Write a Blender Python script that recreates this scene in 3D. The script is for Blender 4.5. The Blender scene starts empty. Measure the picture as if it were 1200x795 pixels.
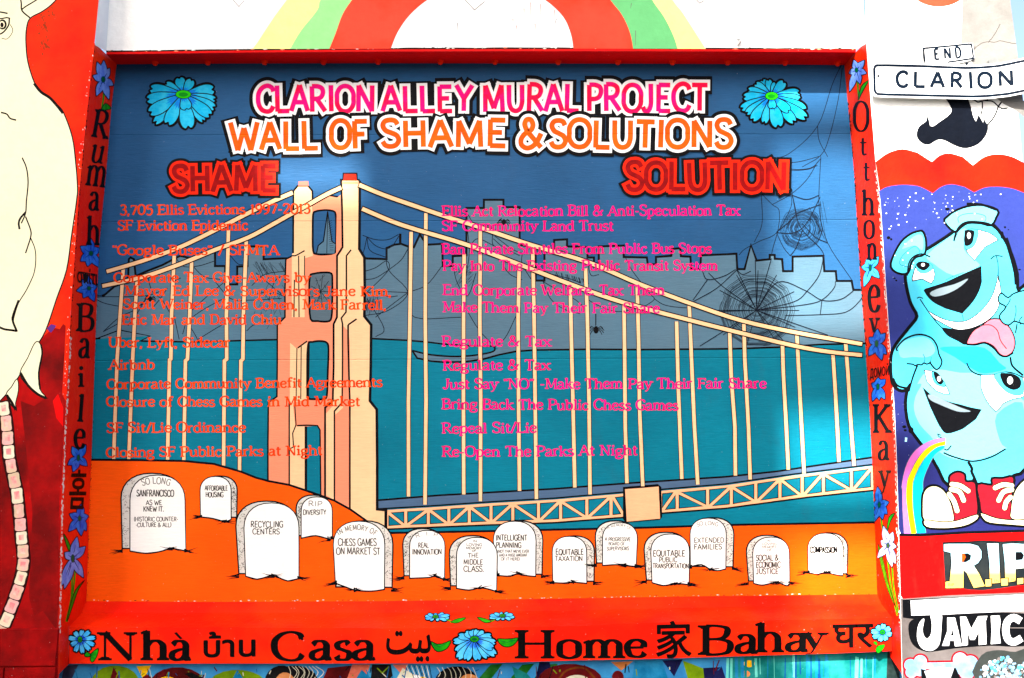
import bpy, math, random
from mathutils import Vector
from mathutils.geometry import tessellate_polygon
random.seed(7)
S = bpy.context.scene
COL = S.collection
# ------------------------------------------------------------------ camera
FPX, CX, CY = 1150.0, 600.0, 397.5          # focal length and centre in photo pixels (1200 wide)
CAM = Vector((0.0723, -3.9699, 1.429))
PITCH, YAW, ROLL = 0.147556, -0.012532, -0.006041
def basis():
    cy, sy, cp, sp = math.cos(YAW), math.sin(YAW), math.cos(PITCH), math.sin(PITCH)
    f = Vector((-sy*cp, cy*cp, sp)); r = Vector((cy, sy, 0)); u = r.cross(f)
    cr, sr = math.cos(ROLL), math.sin(ROLL)
    return r*cr + u*sr, u*cr - r*sr, f
RT, UP, FW = basis()
cd = bpy.data.cameras.new('camera'); cam = bpy.data.objects.new('camera', cd); COL.objects.link(cam)
cd.sensor_width = 36; cd.lens = 36*FPX/1200; cd.clip_end = 500
from mathutils import Matrix
cam.matrix_world = Matrix(((RT.x, UP.x, -FW.x, CAM.x), (RT.y, UP.y, -FW.y, CAM.y), (RT.z, UP.z, -FW.z, CAM.z), (0, 0, 0, 1)))
S.camera = cam
# ------------------------------------------------------------------ light
SUN_EL, SUN_AZ = math.radians(41), math.radians(24)     # azimuth: to the left of straight behind the camera
tosun = Vector((-math.sin(SUN_AZ)*math.cos(SUN_EL), -math.cos(SUN_AZ)*math.cos(SUN_EL), math.sin(SUN_EL)))
W = bpy.data.worlds.new('World'); S.world = W; W.use_nodes = True
wn = W.node_tree; bg = wn.nodes['Background']
sk = wn.nodes.new('ShaderNodeTexSky'); sk.sky_type = 'NISHITA'; sk.sun_disc = False
sk.sun_elevation = SUN_EL; sk.sun_rotation = math.atan2(tosun.x, tosun.y)
sk.air_density = .7; sk.dust_density = 4; sk.ozone_density = .4
wn.links.new(sk.outputs[0], bg.inputs[0]); bg.inputs[1].default_value = 0.075
sl = bpy.data.lights.new('sun', 'SUN'); so = bpy.data.objects.new('sun', sl); COL.objects.link(so)
sl.energy = 2.7; sl.angle = math.radians(0.6); sl.color = (1, .96, .9)
so.rotation_euler = tosun.to_track_quat('Z', 'Y').to_euler(); so.location = (0, -3, 8)
S.view_settings.view_transform = 'Standard'; S.view_settings.look = 'None'; S.view_settings.gamma = 1
S.view_settings.exposure = 2.85
# ------------------------------------------------------------------ materials
GAIN = 0.8
def lin(c):
    out = []
    for v in c:
        v /= 255.
        out.append((v/12.92 if v <= .04045 else ((v+.055)/1.055)**2.4)*GAIN)
    L = .3*out[0]+.55*out[1]+.15*out[2]
    return [min(.86, max(.0018, L+(v-L)*1.15)) for v in out] + [1]
MATS = {}
def paint(name, c, rough=.5, kind='board', var=.12, c2=None, c2scale=2.0, c2thr=.5, c2soft=.1, specks=0, seams=(), zfade=None, spec=.04, dirt=0):
    """layered wall paint: base colour, slow and fine colour variation, brush relief"""
    if name in MATS: return MATS[name]
    m = bpy.data.materials.new(name); m.use_nodes = True; nt = m.node_tree; N = nt.nodes; Lk = nt.links.new
    b = N['Principled BSDF']; b.inputs['Roughness'].default_value = rough
    b.inputs['Specular IOR Level'].default_value = spec
    geo = N.new('ShaderNodeNewGeometry')
    def noise(scale, detail=3, stretch=None, rgh=.55):
        n = N.new('ShaderNodeTexNoise'); n.inputs['Scale'].default_value = scale; n.inputs['Detail'].default_value = detail
        n.inputs['Roughness'].default_value = rgh
        if stretch:
            mp = N.new('ShaderNodeMapping'); mp.inputs['Scale'].default_value = stretch
            Lk(geo.outputs['Position'], mp.inputs[0]); Lk(mp.outputs[0], n.inputs['Vector'])
        else: Lk(geo.outputs['Position'], n.inputs['Vector'])
        return n.outputs['Fac']
    def mrange(src, a, b_, lo, hi):
        r = N.new('ShaderNodeMapRange'); r.inputs[1].default_value = a; r.inputs[2].default_value = b_
        r.inputs[3].default_value = lo; r.inputs[4].default_value = hi; Lk(src, r.inputs[0]); return r.outputs[0]
    def mix(fac, A, B, mode='MIX'):
        x = N.new('ShaderNodeMix'); x.data_type = 'RGBA'; x.blend_type = mode
        if isinstance(fac, float): x.inputs[0].default_value = fac
        else: Lk(fac, x.inputs[0])
        for s, v in ((6, A), (7, B)):
            if isinstance(v, (list, tuple)): x.inputs[s].default_value = v
            else: Lk(v, x.inputs[s])
        return x.outputs[2]
    col = lin(c)
    if c2:
        f = mrange(noise(c2scale, 5), c2thr-c2soft, c2thr+c2soft, 0, 1)
        col = mix(f, col, lin(c2))
    if zfade:                                   # (z low, z high, colour at low): two-tone lettering; on the violet ground, shade put into the colour
        sp = N.new('ShaderNodeSeparateXYZ'); Lk(geo.outputs['Position'], sp.inputs[0])
        f = mrange(sp.outputs[2], zfade[0], zfade[1], 1, 0); col = mix(f, col, lin(zfade[2]))
    st = (1, 1, 7) if kind == 'board' else (1, 1, 1)
    v1 = mrange(noise(2.3, 4), .3, .7, 1-var, 1+var)
    v2 = mrange(noise(22, 7, (1, 1, 11) if kind == 'board' else (1, 1, 1), .7), .3, .7, 1-var*1.1, 1+var*1.1)
    mu = N.new('ShaderNodeMath'); mu.operation = 'MULTIPLY'; Lk(v1, mu.inputs[0]); Lk(v2, mu.inputs[1])
    hs = N.new('ShaderNodeHueSaturation'); Lk(mu.outputs[0], hs.inputs['Value'])
    if isinstance(col, list): hs.inputs['Color'].default_value = col
    else: Lk(col, hs.inputs['Color'])
    col = hs.outputs[0]
    if dirt:
        f = mrange(noise(9, 8, (1, 1, .35), .7), .56, .75, 0, dirt); col = mix(f, col, lin((70, 50, 40)))
    if specks:
        f = mrange(noise(120, 2), .74, .77, 0, specks); col = mix(f, col, lin((225, 225, 220)))
        f = mrange(noise(95, 2, (1.3, 1, 1)), .75, .78, 0, specks*.8); col = mix(f, col, lin((35, 28, 25)))
    Lk(col, b.inputs['Base Color'])
    # relief
    h1 = noise(30 if kind == 'board' else 45, 6, (1, 1, 9) if kind == 'board' else None, .6)
    h2 = noise(6, 4)
    a = N.new('ShaderNodeMath'); a.operation = 'MULTIPLY_ADD'; Lk(h2, a.inputs[0]); a.inputs[1].default_value = 1.5; Lk(h1, a.inputs[2])
    hh = a.outputs[0]
    for z in seams:
        sp = N.new('ShaderNodeSeparateXYZ'); Lk(geo.outputs['Position'], sp.inputs[0])
        s_ = N.new('ShaderNodeMath'); s_.operation = 'SUBTRACT'; Lk(sp.outputs[2], s_.inputs[0]); s_.inputs[1].default_value = z
        ab = N.new('ShaderNodeMath'); ab.operation = 'ABSOLUTE'; Lk(s_.outputs[0], ab.inputs[0])
        r = mrange(ab.outputs[0], 0.0005, .0035, -1.5, 0)
        ad = N.new('ShaderNodeMath'); Lk(hh, ad.inputs[0]); Lk(r, ad.inputs[1]); hh = ad.outputs[0]
    bp = N.new('ShaderNodeBump'); bp.inputs['Distance'].default_value = .0016 if kind == 'board' else .0022
    bp.inputs['Strength'].default_value = .8; Lk(hh, bp.inputs['Height']); Lk(bp.outputs[0], b.inputs['Normal'])
    MATS[name] = m; return m
# ------------------------------------------------------------------ pixel rays onto real surfaces
def ray(x, y):
    return (RT*((x-CX)/FPX) - UP*((y-CY)/FPX) + FW)
def on_plane(Y):
    def f(x, y, off=0.0):
        d = ray(x, y); t = (Y - CAM.y)/d.y; p = CAM + d*t
        return Vector((p.x, Y-off, p.z))
    return f
def interp(tab, v):
    if v <= tab[0][0]:
        a, b = tab[0], tab[1]
    elif v >= tab[-1][0]:
        a, b = tab[-2], tab[-1]
    else:
        for a, b in zip(tab, tab[1:]):
            if a[0] <= v <= b[0]: break
    return a[1] + (b[1]-a[1])*(v-a[0])/(b[0]-a[0])
Y_PANEL, Y_LINTEL, Y_APRON, Y_LOWER = .25, .11, .088, .125
wall, panel, lintel, apron, lower = (on_plane(v) for v in (0, Y_PANEL, Y_LINTEL, Y_APRON, Y_LOWER))
# arrises traced on their own planes: tables of (image y, image x) or (image x, image y)
OL = [(53, 110.7), (151, 99.8), (228, 92.5), (366, 83), (412, 81), (500, 75.7), (591, 71.7), (735, 69), (790, 69)]
IL = [(77, 136.5), (124, 130.6), (200, 124.6), (288, 116), (404, 111.6), (540, 107), (585, 105.2), (704, 101.4), (760, 99)]
OR = [(52, 1015), (190, 1026), (234, 1031.2), (330, 1037.4), (480, 1048), (550, 1051), (640, 1053.3), (724, 1055.5), (790, 1057)]
IR = [(78, 989.6), (200, 1000.7), (330, 1008.5), (390, 1013), (480, 1019), (550, 1022.5), (640, 1026), (697, 1028), (750, 1030)]
SI = [(101.4, 704.5), (250, 705.3), (430, 704.6), (650, 701.5), (820, 698.7), (1028, 696.5)]
SM = [(92, 719), (250, 718.5), (500, 718.5), (700, 715), (850, 711.5), (1040, 708)]
SO = [(81, 735), (200, 735.6), (330, 735.9), (495, 736.6), (600, 735.4), (680, 733.7), (760, 730), (900, 727.2), (1045, 724.4)]
AB = [(81, 778), (330, 777.8), (560, 777.6), (680, 774), (760, 772.5), (985, 765.5), (1045, 763)]
def strip(otab, itab, o0, o1, i0, i1, of, inf, vertical, side):
    def rows(s):
        a = o0+(o1-o0)*s; b = i0+(i1-i0)*s
        o = (interp(otab, a), a) if vertical else (a, interp(otab, a))
        i = (interp(itab, b), b) if vertical else (b, interp(itab, b))
        return o, i
    def three(s, t):
        o, i = rows(s); return of(*o).lerp(inf(*i), t)
    def f(x, y, off=0.0):
        v = y if vertical else x; u = x if vertical else y
        s = (v-o0)/(o1-o0)
        for _ in range(12):
            o, i = rows(s)
            ou, iu, ov, iv = (o[0], i[0], o[1], i[1]) if vertical else (o[1], i[1], o[0], i[0])
            t = (u-ou)/(iu-ou); s += (v-(ov+(iv-ov)*t))/(o1-o0)
        p = three(s, t)
        e = .01; du = three(s+e, t)-three(s-e, t); dt = three(s, t+.05)-three(s, t-.05)
        n = du.cross(dt).normalized()
        if n.dot(CAM-p) < 0: n = -n
        return p + n*off
    f.three = three
    return f
jambL = strip(OL, IL, 53, 790, 77, 760, wall, panel, True, -1)
jambR = strip(OR, IR, 52, 790, 78, 750, wall, panel, True, 1)
Y_SM = .205
mid = on_plane(Y_SM)
sillB = strip(SM, SI, 92, 1040, 101.4, 1028, mid, panel, False, 0)
sillA = strip(SO, SM, 81, 1045, 92, 1040, apron, mid, False, 0)
# ------------------------------------------------------------------ object helpers
def tag(o, label=None, cat=None, group=None, kind=None):
    if label: o['label'] = label
    if cat: o['category'] = cat
    if group: o['group'] = group
    if kind: o['kind'] = kind
    return o
def empty(name, loc, label, cat, group=None):
    o = bpy.data.objects.new(name, None); COL.objects.link(o); o.location = loc; o.empty_display_size = .1
    return tag(o, label, cat, group)
def mesh(name, verts, faces, mats, parent=None, mi=None, smooth=False):
    me = bpy.data.meshes.new(name); me.from_pydata([tuple(v) for v in verts], [], faces)
    for m in (mats if isinstance(mats, list) else [mats]): me.materials.append(m)
    if mi: me.polygons.foreach_set('material_index', mi)
    if smooth: me.polygons.foreach_set('use_smooth', [True]*len(me.polygons))
    o = bpy.data.objects.new(name, me); COL.objects.link(o)
    if parent:
        o.parent = parent; o.matrix_parent_inverse = Matrix.Translation(-parent_loc(parent))
    return o
def parent_loc(p):
    v = Vector(p.location)
    return v
def sm(pts, n=6, closed=False):
    """Catmull-Rom through the points"""
    P = [Vector((p[0], p[1])) for p in pts]; L = len(P); out = []
    if L < 3: return [tuple(p) for p in P]
    rng = range(L) if closed else range(L-1)
    for i in rng:
        if closed: a, b, c, d = P[i-1], P[i], P[(i+1) % L], P[(i+2) % L]
        else:
            b, c = P[i], P[i+1]; a = P[i-1] if i else b*2-c; d = P[i+2] if i+2 < L else c*2-b
        for k in range(n):
            t = k/n
            out.append(tuple(.5*((2*b)+(c-a)*t+(2*a-5*b+4*c-d)*t*t+(3*b-a-3*c+d)*t**3)))
    if not closed: out.append(tuple(P[-1]))
    return out
class Z:
    """turns coordinates read off an enlarged crop into photo pixels"""
    def __init__(s, x, y, k): s.x, s.y, s.k = x, y, k
    def __call__(s, t): return [(s.x+float(a)/s.k, s.y+float(b)/s.k) for a, b in (q.split(',') for q in t.split())]
PX = Z(0, 0, 1)
import numpy as np
GRID = {}
STEP = .00003
def raise_level(surf, tris, span=1):
    """how many sheets of paint already lie under these triangles; marks them as one higher"""
    g = GRID.setdefault(surf, np.zeros((440, 660), np.int16)); cells = []; mx = 0
    for a, b, c in tris:
        x0 = max(0, int((min(a[0], b[0], c[0])+60)/2)); x1 = min(659, int((max(a[0], b[0], c[0])+60)/2))
        y0 = max(0, int((min(a[1], b[1], c[1])+60)/2)); y1 = min(439, int((max(a[1], b[1], c[1])+60)/2))
        if x1 < x0 or y1 < y0: continue
        sl = g[y0:y1+1, x0:x1+1]
        if (x1-x0)*(y1-y0) > 6:
            yy, xx = np.mgrid[y0:y1+1, x0:x1+1]; yy = yy*2.-59; xx = xx*2.-59
            ar = (b[0]-a[0])*(c[1]-a[1])-(b[1]-a[1])*(c[0]-a[0]); sg = 1 if ar > 0 else -1; m = np.ones(sl.shape, bool)
            for p, q in ((a, b), (b, c), (c, a)):
                ex, ey = q[0]-p[0], q[1]-p[1]; L = math.hypot(ex, ey) or 1
                m &= sg*(ex*(yy-p[1])-ey*(xx-p[0]))/L > -1.5
            if not m.any(): continue
            mx = max(mx, int(sl[m].max())); cells.append((sl, m))
        else:
            mx = max(mx, int(sl.max())); cells.append((sl, None))
    for sl, m in cells:
        if m is None: sl[:] = np.maximum(sl, mx+span)
        else: sl[m] = np.maximum(sl[m], mx+span)
    return mx+1
class Paint:
    """flat paint sheets on a surface; coordinates in photo pixels, carried by rays onto the real surface"""
    def __init__(s, name, surf, parent, cyc=None, step=.000006, base=None):
        s.name, s.surf, s.parent, s.cyc, s.step = name, surf, parent, cyc, step
        s.v, s.f, s.m, s.mats = [], [], [], []; s.k = 0
        s.base = (.0006 if surf in (jambL, jambR, sillA, sillB) else .0002) if base is None else base
    def _mi(s, m):
        if m not in s.mats: s.mats.append(m)
        return s.mats.index(m)
    def fill(s, pts, m, smooth=0, grid=0):
        if smooth: pts = sm(pts, smooth, True)
        b = len(s.v); tr = tessellate_polygon([[Vector((x, y, 0)) for x, y in pts]])
        o = s.base+STEP*raise_level(s.surf, [[pts[i] for i in t] for t in tr])
        s.v += [s.surf(x, y, o) for x, y in pts]
        mi = s._mi(m)
        for t in tr: s.f.append([b+i for i in t]); s.m.append(mi)
        return s
    def line(s, pts, w, m, smooth=0, closed=False, w2=None, ext=0, wfun=None):
        if smooth: pts = sm(pts, smooth, closed)
        P = [Vector(p) for p in pts]
        Q = [P[0]]
        for p in P[1:]:
            if (p-Q[-1]).length > .02: Q.append(p)
        P = Q
        if closed and (P[0]-P[-1]).length < .02: P.pop()
        L = len(P)
        if L < 2: return s
        if ext and not closed:
            P[0] = P[0] + (P[0]-P[1]).normalized()*ext; P[-1] = P[-1] + (P[-1]-P[-2]).normalized()*ext
        mi = s._mi(m); E = []
        for i in range(L):
            a = P[i-1] if (i or closed) else P[i]; c = P[(i+1) % L] if (i < L-1 or closed) else P[i]
            d1 = (P[i]-a); d2 = (c-P[i])
            if d1.length < 1e-6: d1 = d2
            if d2.length < 1e-6: d2 = d1
            d1 = d1.normalized(); d2 = d2.normalized(); t = d1+d2
            t = t.normalized() if t.length > .2 else d1
            n = Vector((-t.y, t.x)); cs = max(.5, n.dot(Vector((-d1.y, d1.x))))
            ww = w if w2 is None else w+(w2-w)*i/(L-1)
            if wfun: ww = wfun(t)
            n *= ww/2/cs
            E.append(((P[i]+n).to_tuple(), (P[i]-n).to_tuple()))
        pairs = [(i, (i+1) % L) for i in range(L if closed else L-1)]
        tris = []
        for i, j in pairs: tris += [(E[i][0], E[i][1], E[j][1]), (E[i][0], E[j][1], E[j][0])]
        wide = w > 6
        o = s.base+STEP*raise_level(s.surf, tris, 3 if wide else 1)
        if wide:                                # broad strokes may fold over themselves: each piece a hair above the last
            for n_, (i, j) in enumerate(pairs):
                b = len(s.v); oo = o+.000012*(n_ % 6)
                s.v += [s.surf(q[0], q[1], oo) for q in (E[i][0], E[i][1], E[j][1], E[j][0])]
                s.f.append([b, b+1, b+2, b+3]); s.m.append(mi)
        else:
            b = len(s.v); s.v += [s.surf(q[0], q[1], o) for e in E for q in e]
            for i, j in pairs: s.f.append([b+2*i, b+2*i+1, b+2*j+1, b+2*j]); s.m.append(mi)
        return s
    def ell(s, cx, cy, rx, ry, m, n=18, rot=0, a0=0, a1=360):
        c, d = math.cos(math.radians(rot)), math.sin(math.radians(rot))
        pts = []
        for i in range(n):
            t = math.radians(a0+(a1-a0)*i/(n if a1-a0 == 360 else n-1)); x, y = rx*math.cos(t), ry*math.sin(t)
            pts.append((cx+x*c-y*d, cy+x*d+y*c))
        return s.fill(pts, m)
    def build(s, label=None, kind=None):
        o = mesh(s.name, s.v, s.f, s.mats, s.parent, s.m)
        if label: o['label'] = label
        if kind: o['kind'] = kind
        return o
# ------------------------------------------------------------------ brush-letter skeletons (cap height 10)
G = {
'A': (8.4, 'Lt .6,0 4.2,10|L 4.2,10 7.8,0|Lt 2,3.4 6.4,3.4', '.6,0 7.8,0'),
'B': (7.6, 'L 1.5,0 1.5,10|C 1.5,10 4,9.9 5.9,9.2 6.2,7.6 5.4,6 3.8,5.4 1.5,5.3|C 1.5,5.3 4.2,5.3 6.4,4.5 6.9,2.7 6.1,.8 4,.1 1.5,0', '1.2,0 1.2,10'),
'C': (8.2, 'C 7.5,7.8 6.7,9.3 4.8,10 2.6,9.2 1.1,7.2 .8,5 1.2,2.7 2.6,.7 4.9,0 6.7,.6 7.6,2.2', 'v7.5,8.2'),
'D': (8.4, 'L 1.5,0 1.5,10|C 1.5,10 4.5,9.9 6.7,8.5 7.6,5 6.7,1.5 4.5,.1 1.5,0', '1.2,0 1.2,10'),
'E': (7.2, 'L 1.5,0 1.5,10|Lt 1.5,9.8 6.4,9.8|Lt 1.5,5.2 5.4,5.2|Lt 1.5,.2 6.6,.2', '1.2,0 1.2,10 v6.4,9 v6.7,1 v5.4,5.2'),
'F': (7, 'L 1.5,0 1.5,10|Lt 1.5,9.8 6.5,9.8|Lt 1.5,5.2 5.4,5.2', '1.4,0 1.2,10 v6.5,9 v5.4,5.2'),
'G': (8.4, 'C 7.4,8 6.6,9.4 4.7,10 2.5,9.2 1,7.2 .8,5 1.2,2.7 2.6,.7 4.9,0 6.4,.4 7.4,1.2|L 7.3,.8 7.3,4.4|Lt 5.2,4.5 8,4.5', 'v7.4,8.4'),
'H': (8.8, 'L 1.5,0 1.5,10|L 7.3,0 7.3,10|Lt 1.5,5.2 7.3,5.2', '1.5,0 1.5,10 7.3,0 7.3,10'),
'I': (3.6, 'L 1.8,0 1.8,10', '1.8,0 1.8,10'),
'J': (5.6, 'C 3.9,10 3.9,6 3.8,2.4 2.8,.2 1.2,.2 .4,1.6', '3.9,10'),
'K': (8.2, 'L 1.5,0 1.5,10|Lt 7,9.9 1.7,4.6|L 3,5.6 7.4,.1', '1.5,0 1.5,10 6.8,10 7.4,0'),
'L': (7, 'L 1.5,0 1.5,10|Lt 1.5,.2 6.6,.2', '1.5,10 1.2,0 v6.7,1'),
'M': (10.4, 'Lt 1.4,0 1.7,10|L 1.7,10 5.2,1.2|Lt 5.2,1.2 8.7,10|L 8.7,10 9,0', '1.3,0 1.4,10 8.9,10 9,0'),
'N': (9, 'Lt 1.5,0 1.5,10|L 1.4,10 7.4,.1|Lt 7.4,0 7.4,10', '1.5,0 1.2,10 7.4,10'),
'O': (8.8, 'O 4.4,10 2.2,9.3 .8,7.2 .7,5 .8,2.8 2.2,.7 4.4,0 6.6,.7 8,2.8 8.1,5 8,7.2 6.6,9.3', ''),
'P': (7.4, 'L 1.5,0 1.5,10|C 1.5,10 4.2,9.9 6.2,9 6.6,7.2 5.8,5.4 4,4.6 1.5,4.6', '1.5,0 1.2,10'),
'Q': (8.8, 'O 4.4,10 2.2,9.3 .8,7.2 .7,5 .8,2.8 2.2,.7 4.4,0 6.6,.7 8,2.8 8.1,5 8,7.2 6.6,9.3|L 5,2.6 8,-1', ''),
'R': (8.2, 'L 1.5,0 1.5,10|C 1.5,10 4.2,9.9 6,9 6.4,7.4 5.6,5.8 4,5.1 1.5,5|L 3.6,5 7.3,.1', '1.5,0 1.2,10 7.5,0'),
'S': (6.8, 'C 5.8,8.2 5,9.6 3.4,10 1.6,9.5 .9,7.9 1.8,6.1 3.5,5.2 5.3,4.2 6.1,2.4 5.2,.6 3.4,0 1.6,.5 .7,2', 'v5.8,8.6 v.7,1.4'),
'T': (7.8, 'L 3.9,0 3.9,10|Lt .5,9.8 7.3,9.8', '3.9,0 v.5,9 v7.3,9'),
'U': (8.6, 'C 1.4,10 1.4,6 1.5,3 2.4,.8 4.3,0 6.2,.8 7.1,3 7.2,6 7.2,10', '1.4,10 7.2,10'),
'V': (8, 'L .6,10 4,0|Lt 4,0 7.4,10', '.7,10 7.3,10'),
'W': (11.4, 'L .6,10 3.3,0|Lt 3.3,0 5.7,8|L 5.7,8 8.2,0|Lt 8.2,0 10.8,10', '.8,10 10.6,10'),
'X': (8, 'L .8,10 7.2,0|Lt 7.2,10 .8,0', '1,10 1,0 7,10 7,0'),
'Y': (8, 'L .7,10 4,4.8|Lt 7.3,10 4,4.8|L 4,4.8 4,0', '.8,10 7.2,10 4,0'),
'&': (9.2, 'C 8,5 6.4,2 4.6,.3 2.6,-.1 .9,1 .8,3 2,4.7 3.4,5.6|C 3.4,5.6 4.5,6.4 5,8 4.2,9.7 2.7,9.7 2,8.2 2.6,6.4 3.2,5.4|L 3.2,5.4 8,.1', 'h8.2,5'),
'a': (6.3, 'C .9,5.3 2,6.5 3.6,6.5 4.6,5.4 4.7,4 4.7,1.2 5.2,.2 6.1,.6|C 4.6,3.9 2.6,3.5 1,2.5 .8,1 1.9,.1 3.4,.4 4.6,1.6', ''),
'b': (7, 'L 1.5,0 1.5,10|C 1.5,5 2.8,6.4 4.4,6.5 5.8,5.2 6,3.2 5.4,1 3.8,0 2.4,.3 1.5,1.4', 'l1.5,9.8'),
'c': (6, 'C 5.2,5 4.4,6.4 3,6.5 1.4,5.5 .8,3.4 1.3,1.2 3,0 4.6,.4 5.4,1.7', ''),
'd': (7.2, 'L 5.6,0 5.6,10|C 5.6,5 4.4,6.4 2.9,6.5 1.2,5.2 .8,3.2 1.4,1 3,0 4.6,.4 5.6,1.6', 'l5.6,9.8 r5.8,.1'),
'e': (6, 'Lt 1,3.6 5.2,3.7|C 5.2,3.7 5.1,5.5 3.6,6.6 2,6.2 .9,4.6 .9,2.6 1.8,.6 3.5,0 4.8,.5 5.5,1.7', ''),
'f': (4.8, 'C 5,8.7 4.2,9.8 2.9,9.4 2.2,8 2.2,4 2.2,0|Lt .5,6.4 4.4,6.4', '2.2,0'),
'g': (6.6, 'O 3.2,6.5 1.6,6 1,4.6 1.4,3.2 3.1,2.5 4.7,3.1 5.3,4.6 4.7,6|C 1.9,2.8 1.2,1.6 2,.8 4.6,.4 5.9,-.7 5.4,-2.3 3.2,-3 1.2,-2.5 .7,-1.2 2,.4|Lt 4.6,5.9 6.3,6.6', ''),
'h': (7.4, 'L 1.5,0 1.5,10|C 1.5,4.8 2.8,6.3 4.3,6.5 5.5,5.4 5.8,4 5.8,0', '1.5,0 5.8,0 l1.5,9.8'),
'i': (3.6, 'L 1.8,0 1.8,6.4|D 1.8,8.9', '1.8,0 l1.8,6.3'),
'k': (7, 'L 1.5,0 1.5,10|Lt 5.6,6.4 1.7,2.9|L 2.8,3.8 6.1,.1', '1.5,0 l1.5,9.8 5.4,6.4 6.1,0'),
'l': (3.6, 'L 1.8,0 1.8,10', '1.8,0 l1.8,9.8'),
'm': (10.8, 'L 1.5,0 1.5,6.5|C 1.5,4.8 2.7,6.3 4,6.5 5.2,5.4 5.4,4 5.4,0|C 5.4,4.8 6.6,6.3 7.9,6.5 9.1,5.4 9.3,4 9.3,0', '1.5,0 5.4,0 9.3,0 l1.5,6.3'),
'n': (7.4, 'L 1.5,0 1.5,6.5|C 1.5,4.8 2.8,6.3 4.3,6.5 5.5,5.4 5.8,4 5.8,0', '1.5,0 5.8,0 l1.5,6.3'),
'o': (6.6, 'O 3.3,6.6 1.5,5.9 .8,4.6 .8,2 1.5,.7 3.3,0 5.1,.7 5.8,2 5.8,4.6 5.1,5.9', ''),
'p': (7, 'L 1.5,-3 1.5,6.5|C 1.5,5 2.8,6.4 4.4,6.5 5.8,5.2 6,3.2 5.4,1 3.8,0 2.4,.3 1.5,1.4', '1.5,-3 l1.5,6.3'),
'r': (5.2, 'L 1.5,0 1.5,6.5|C 1.5,4.6 2.6,6.1 3.6,6.6 4.7,6.2', '1.5,0 l1.5,6.3'),
's': (5.2, 'C 4.4,5.4 3.5,6.5 2.2,6.4 1,5.5 1.3,4.2 2.6,3.5 4.2,2.7 4.6,1.4 3.7,.2 2.3,0 1.3,.3 .7,1.4', ''),
't': (4.4, 'C 2,8.6 2,5 2,1.8 2.6,.2 4.2,.7|Lt .4,6.3 4.1,6.3', ''),
'u': (7.4, 'C 1.5,6.5 1.5,3 1.8,.8 3.2,0 4.8,.7 5.8,2|L 5.8,6.5 5.8,.1', 'l1.5,6.3 l5.8,6.3 r6,.1'),
'v': (6.6, 'L .9,6.5 3.4,0|Lt 3.4,0 5.8,6.5', '1,6.5 5.8,6.5'),
'w': (9.4, 'L .9,6.5 2.9,0|Lt 2.9,0 4.7,5.6|L 4.7,5.6 6.7,0|Lt 6.7,0 8.6,6.5', '1,6.5 8.5,6.5'),
'x': (6.8, 'L .9,6.5 5.9,0|Lt 5.7,6.5 .9,0', '1,6.5 1,0 5.8,6.5 5.9,0'),
'y': (6.8, 'L 1,6.5 3.6,.2|Ct 5.9,6.5 3.6,.2 2.4,-2.4 .9,-2.8', '1,6.5 5.9,6.5'),
'0': (7.2, 'O 3.6,10 1.7,8.8 .9,6.4 .9,3.6 1.7,1.2 3.6,0 5.5,1.2 6.3,3.6 6.3,6.4 5.5,8.8', ''),
'1': (4.2, 'L 2.2,0 2.2,10|Lt .8,8.4 2.2,9.8', '2.2,0'),
'2': (6.8, 'C 1,7.7 1.7,9.6 3.5,10 5.3,9.2 5.6,7.2 4.2,4.4 .9,.3|Lt .9,.4 6,.4', ''),
'3': (6.6, 'C 1.1,8.6 2.6,10 4.4,9.6 5.2,7.9 4.4,6 2.8,5.4|C 2.8,5.4 4.9,5 5.8,3 5,.7 3,0 .8,1.2', ''),
'5': (6.6, 'L 1.8,9.8 1.5,5.6|Lt 1.7,9.7 5.6,9.7|C 1.5,5.6 3.4,6.3 5.2,5.5 5.8,3.2 4.9,.8 3,0 .8,1', ''),
'7': (6.6, 'Lt .8,9.6 6,9.6|L 6,9.6 2.6,0', 'v.9,9'),
'9': (6.8, 'O 3.4,10 1.6,9 1,7 1.7,5 3.4,4.3 5.1,5 5.7,7 5.1,9|C 5.7,7 5.4,3.4 4,1 1.6,0', ''),
',': (2.8, 'L 1.5,1 .9,-1.8', ''), '.': (2.6, 'D 1.3,.7', ''), '-': (4.6, 'L .8,3.9 3.9,3.9', ''),
'/': (5, 'L .6,-.8 4.4,10.4', ''), ' ': (4.2, '', ''), '\u201c': (4.4, 'L 1,9.8 1.6,7.6|L 3,9.8 3.6,7.6', ''),
'\u201d': (4.4, 'L 1.6,9.8 1,7.6|L 3.6,9.8 3,7.6', ''), "'": (2.4, 'L 1.2,10 1,7.6', ''),
'(': (3.6, 'C 3,10.4 1.4,8 1.2,5 1.4,2 3,-.6', ''), ')': (3.6, 'C .6,10.4 2.2,8 2.4,5 2.2,2 .6,-.6', ''), '!': (2.8, 'L 1.4,10 1.4,3|D 1.4,.7', ''),
'\u2013': (6, 'L .8,4.4 5.2,4.4', ''), '`': (3, 'L .6,9.8 2.6,7.7', ''),
}
def parse(s):
    for st in s.split('|'):
        if not st: continue
        h, r = st.split(' ', 1); yield h, [tuple(float(q) for q in p.split(',')) for p in r.split()]
GP = {k: (v[0], list(parse(v[1])), v[2].split()) for k, v in G.items()}
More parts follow.
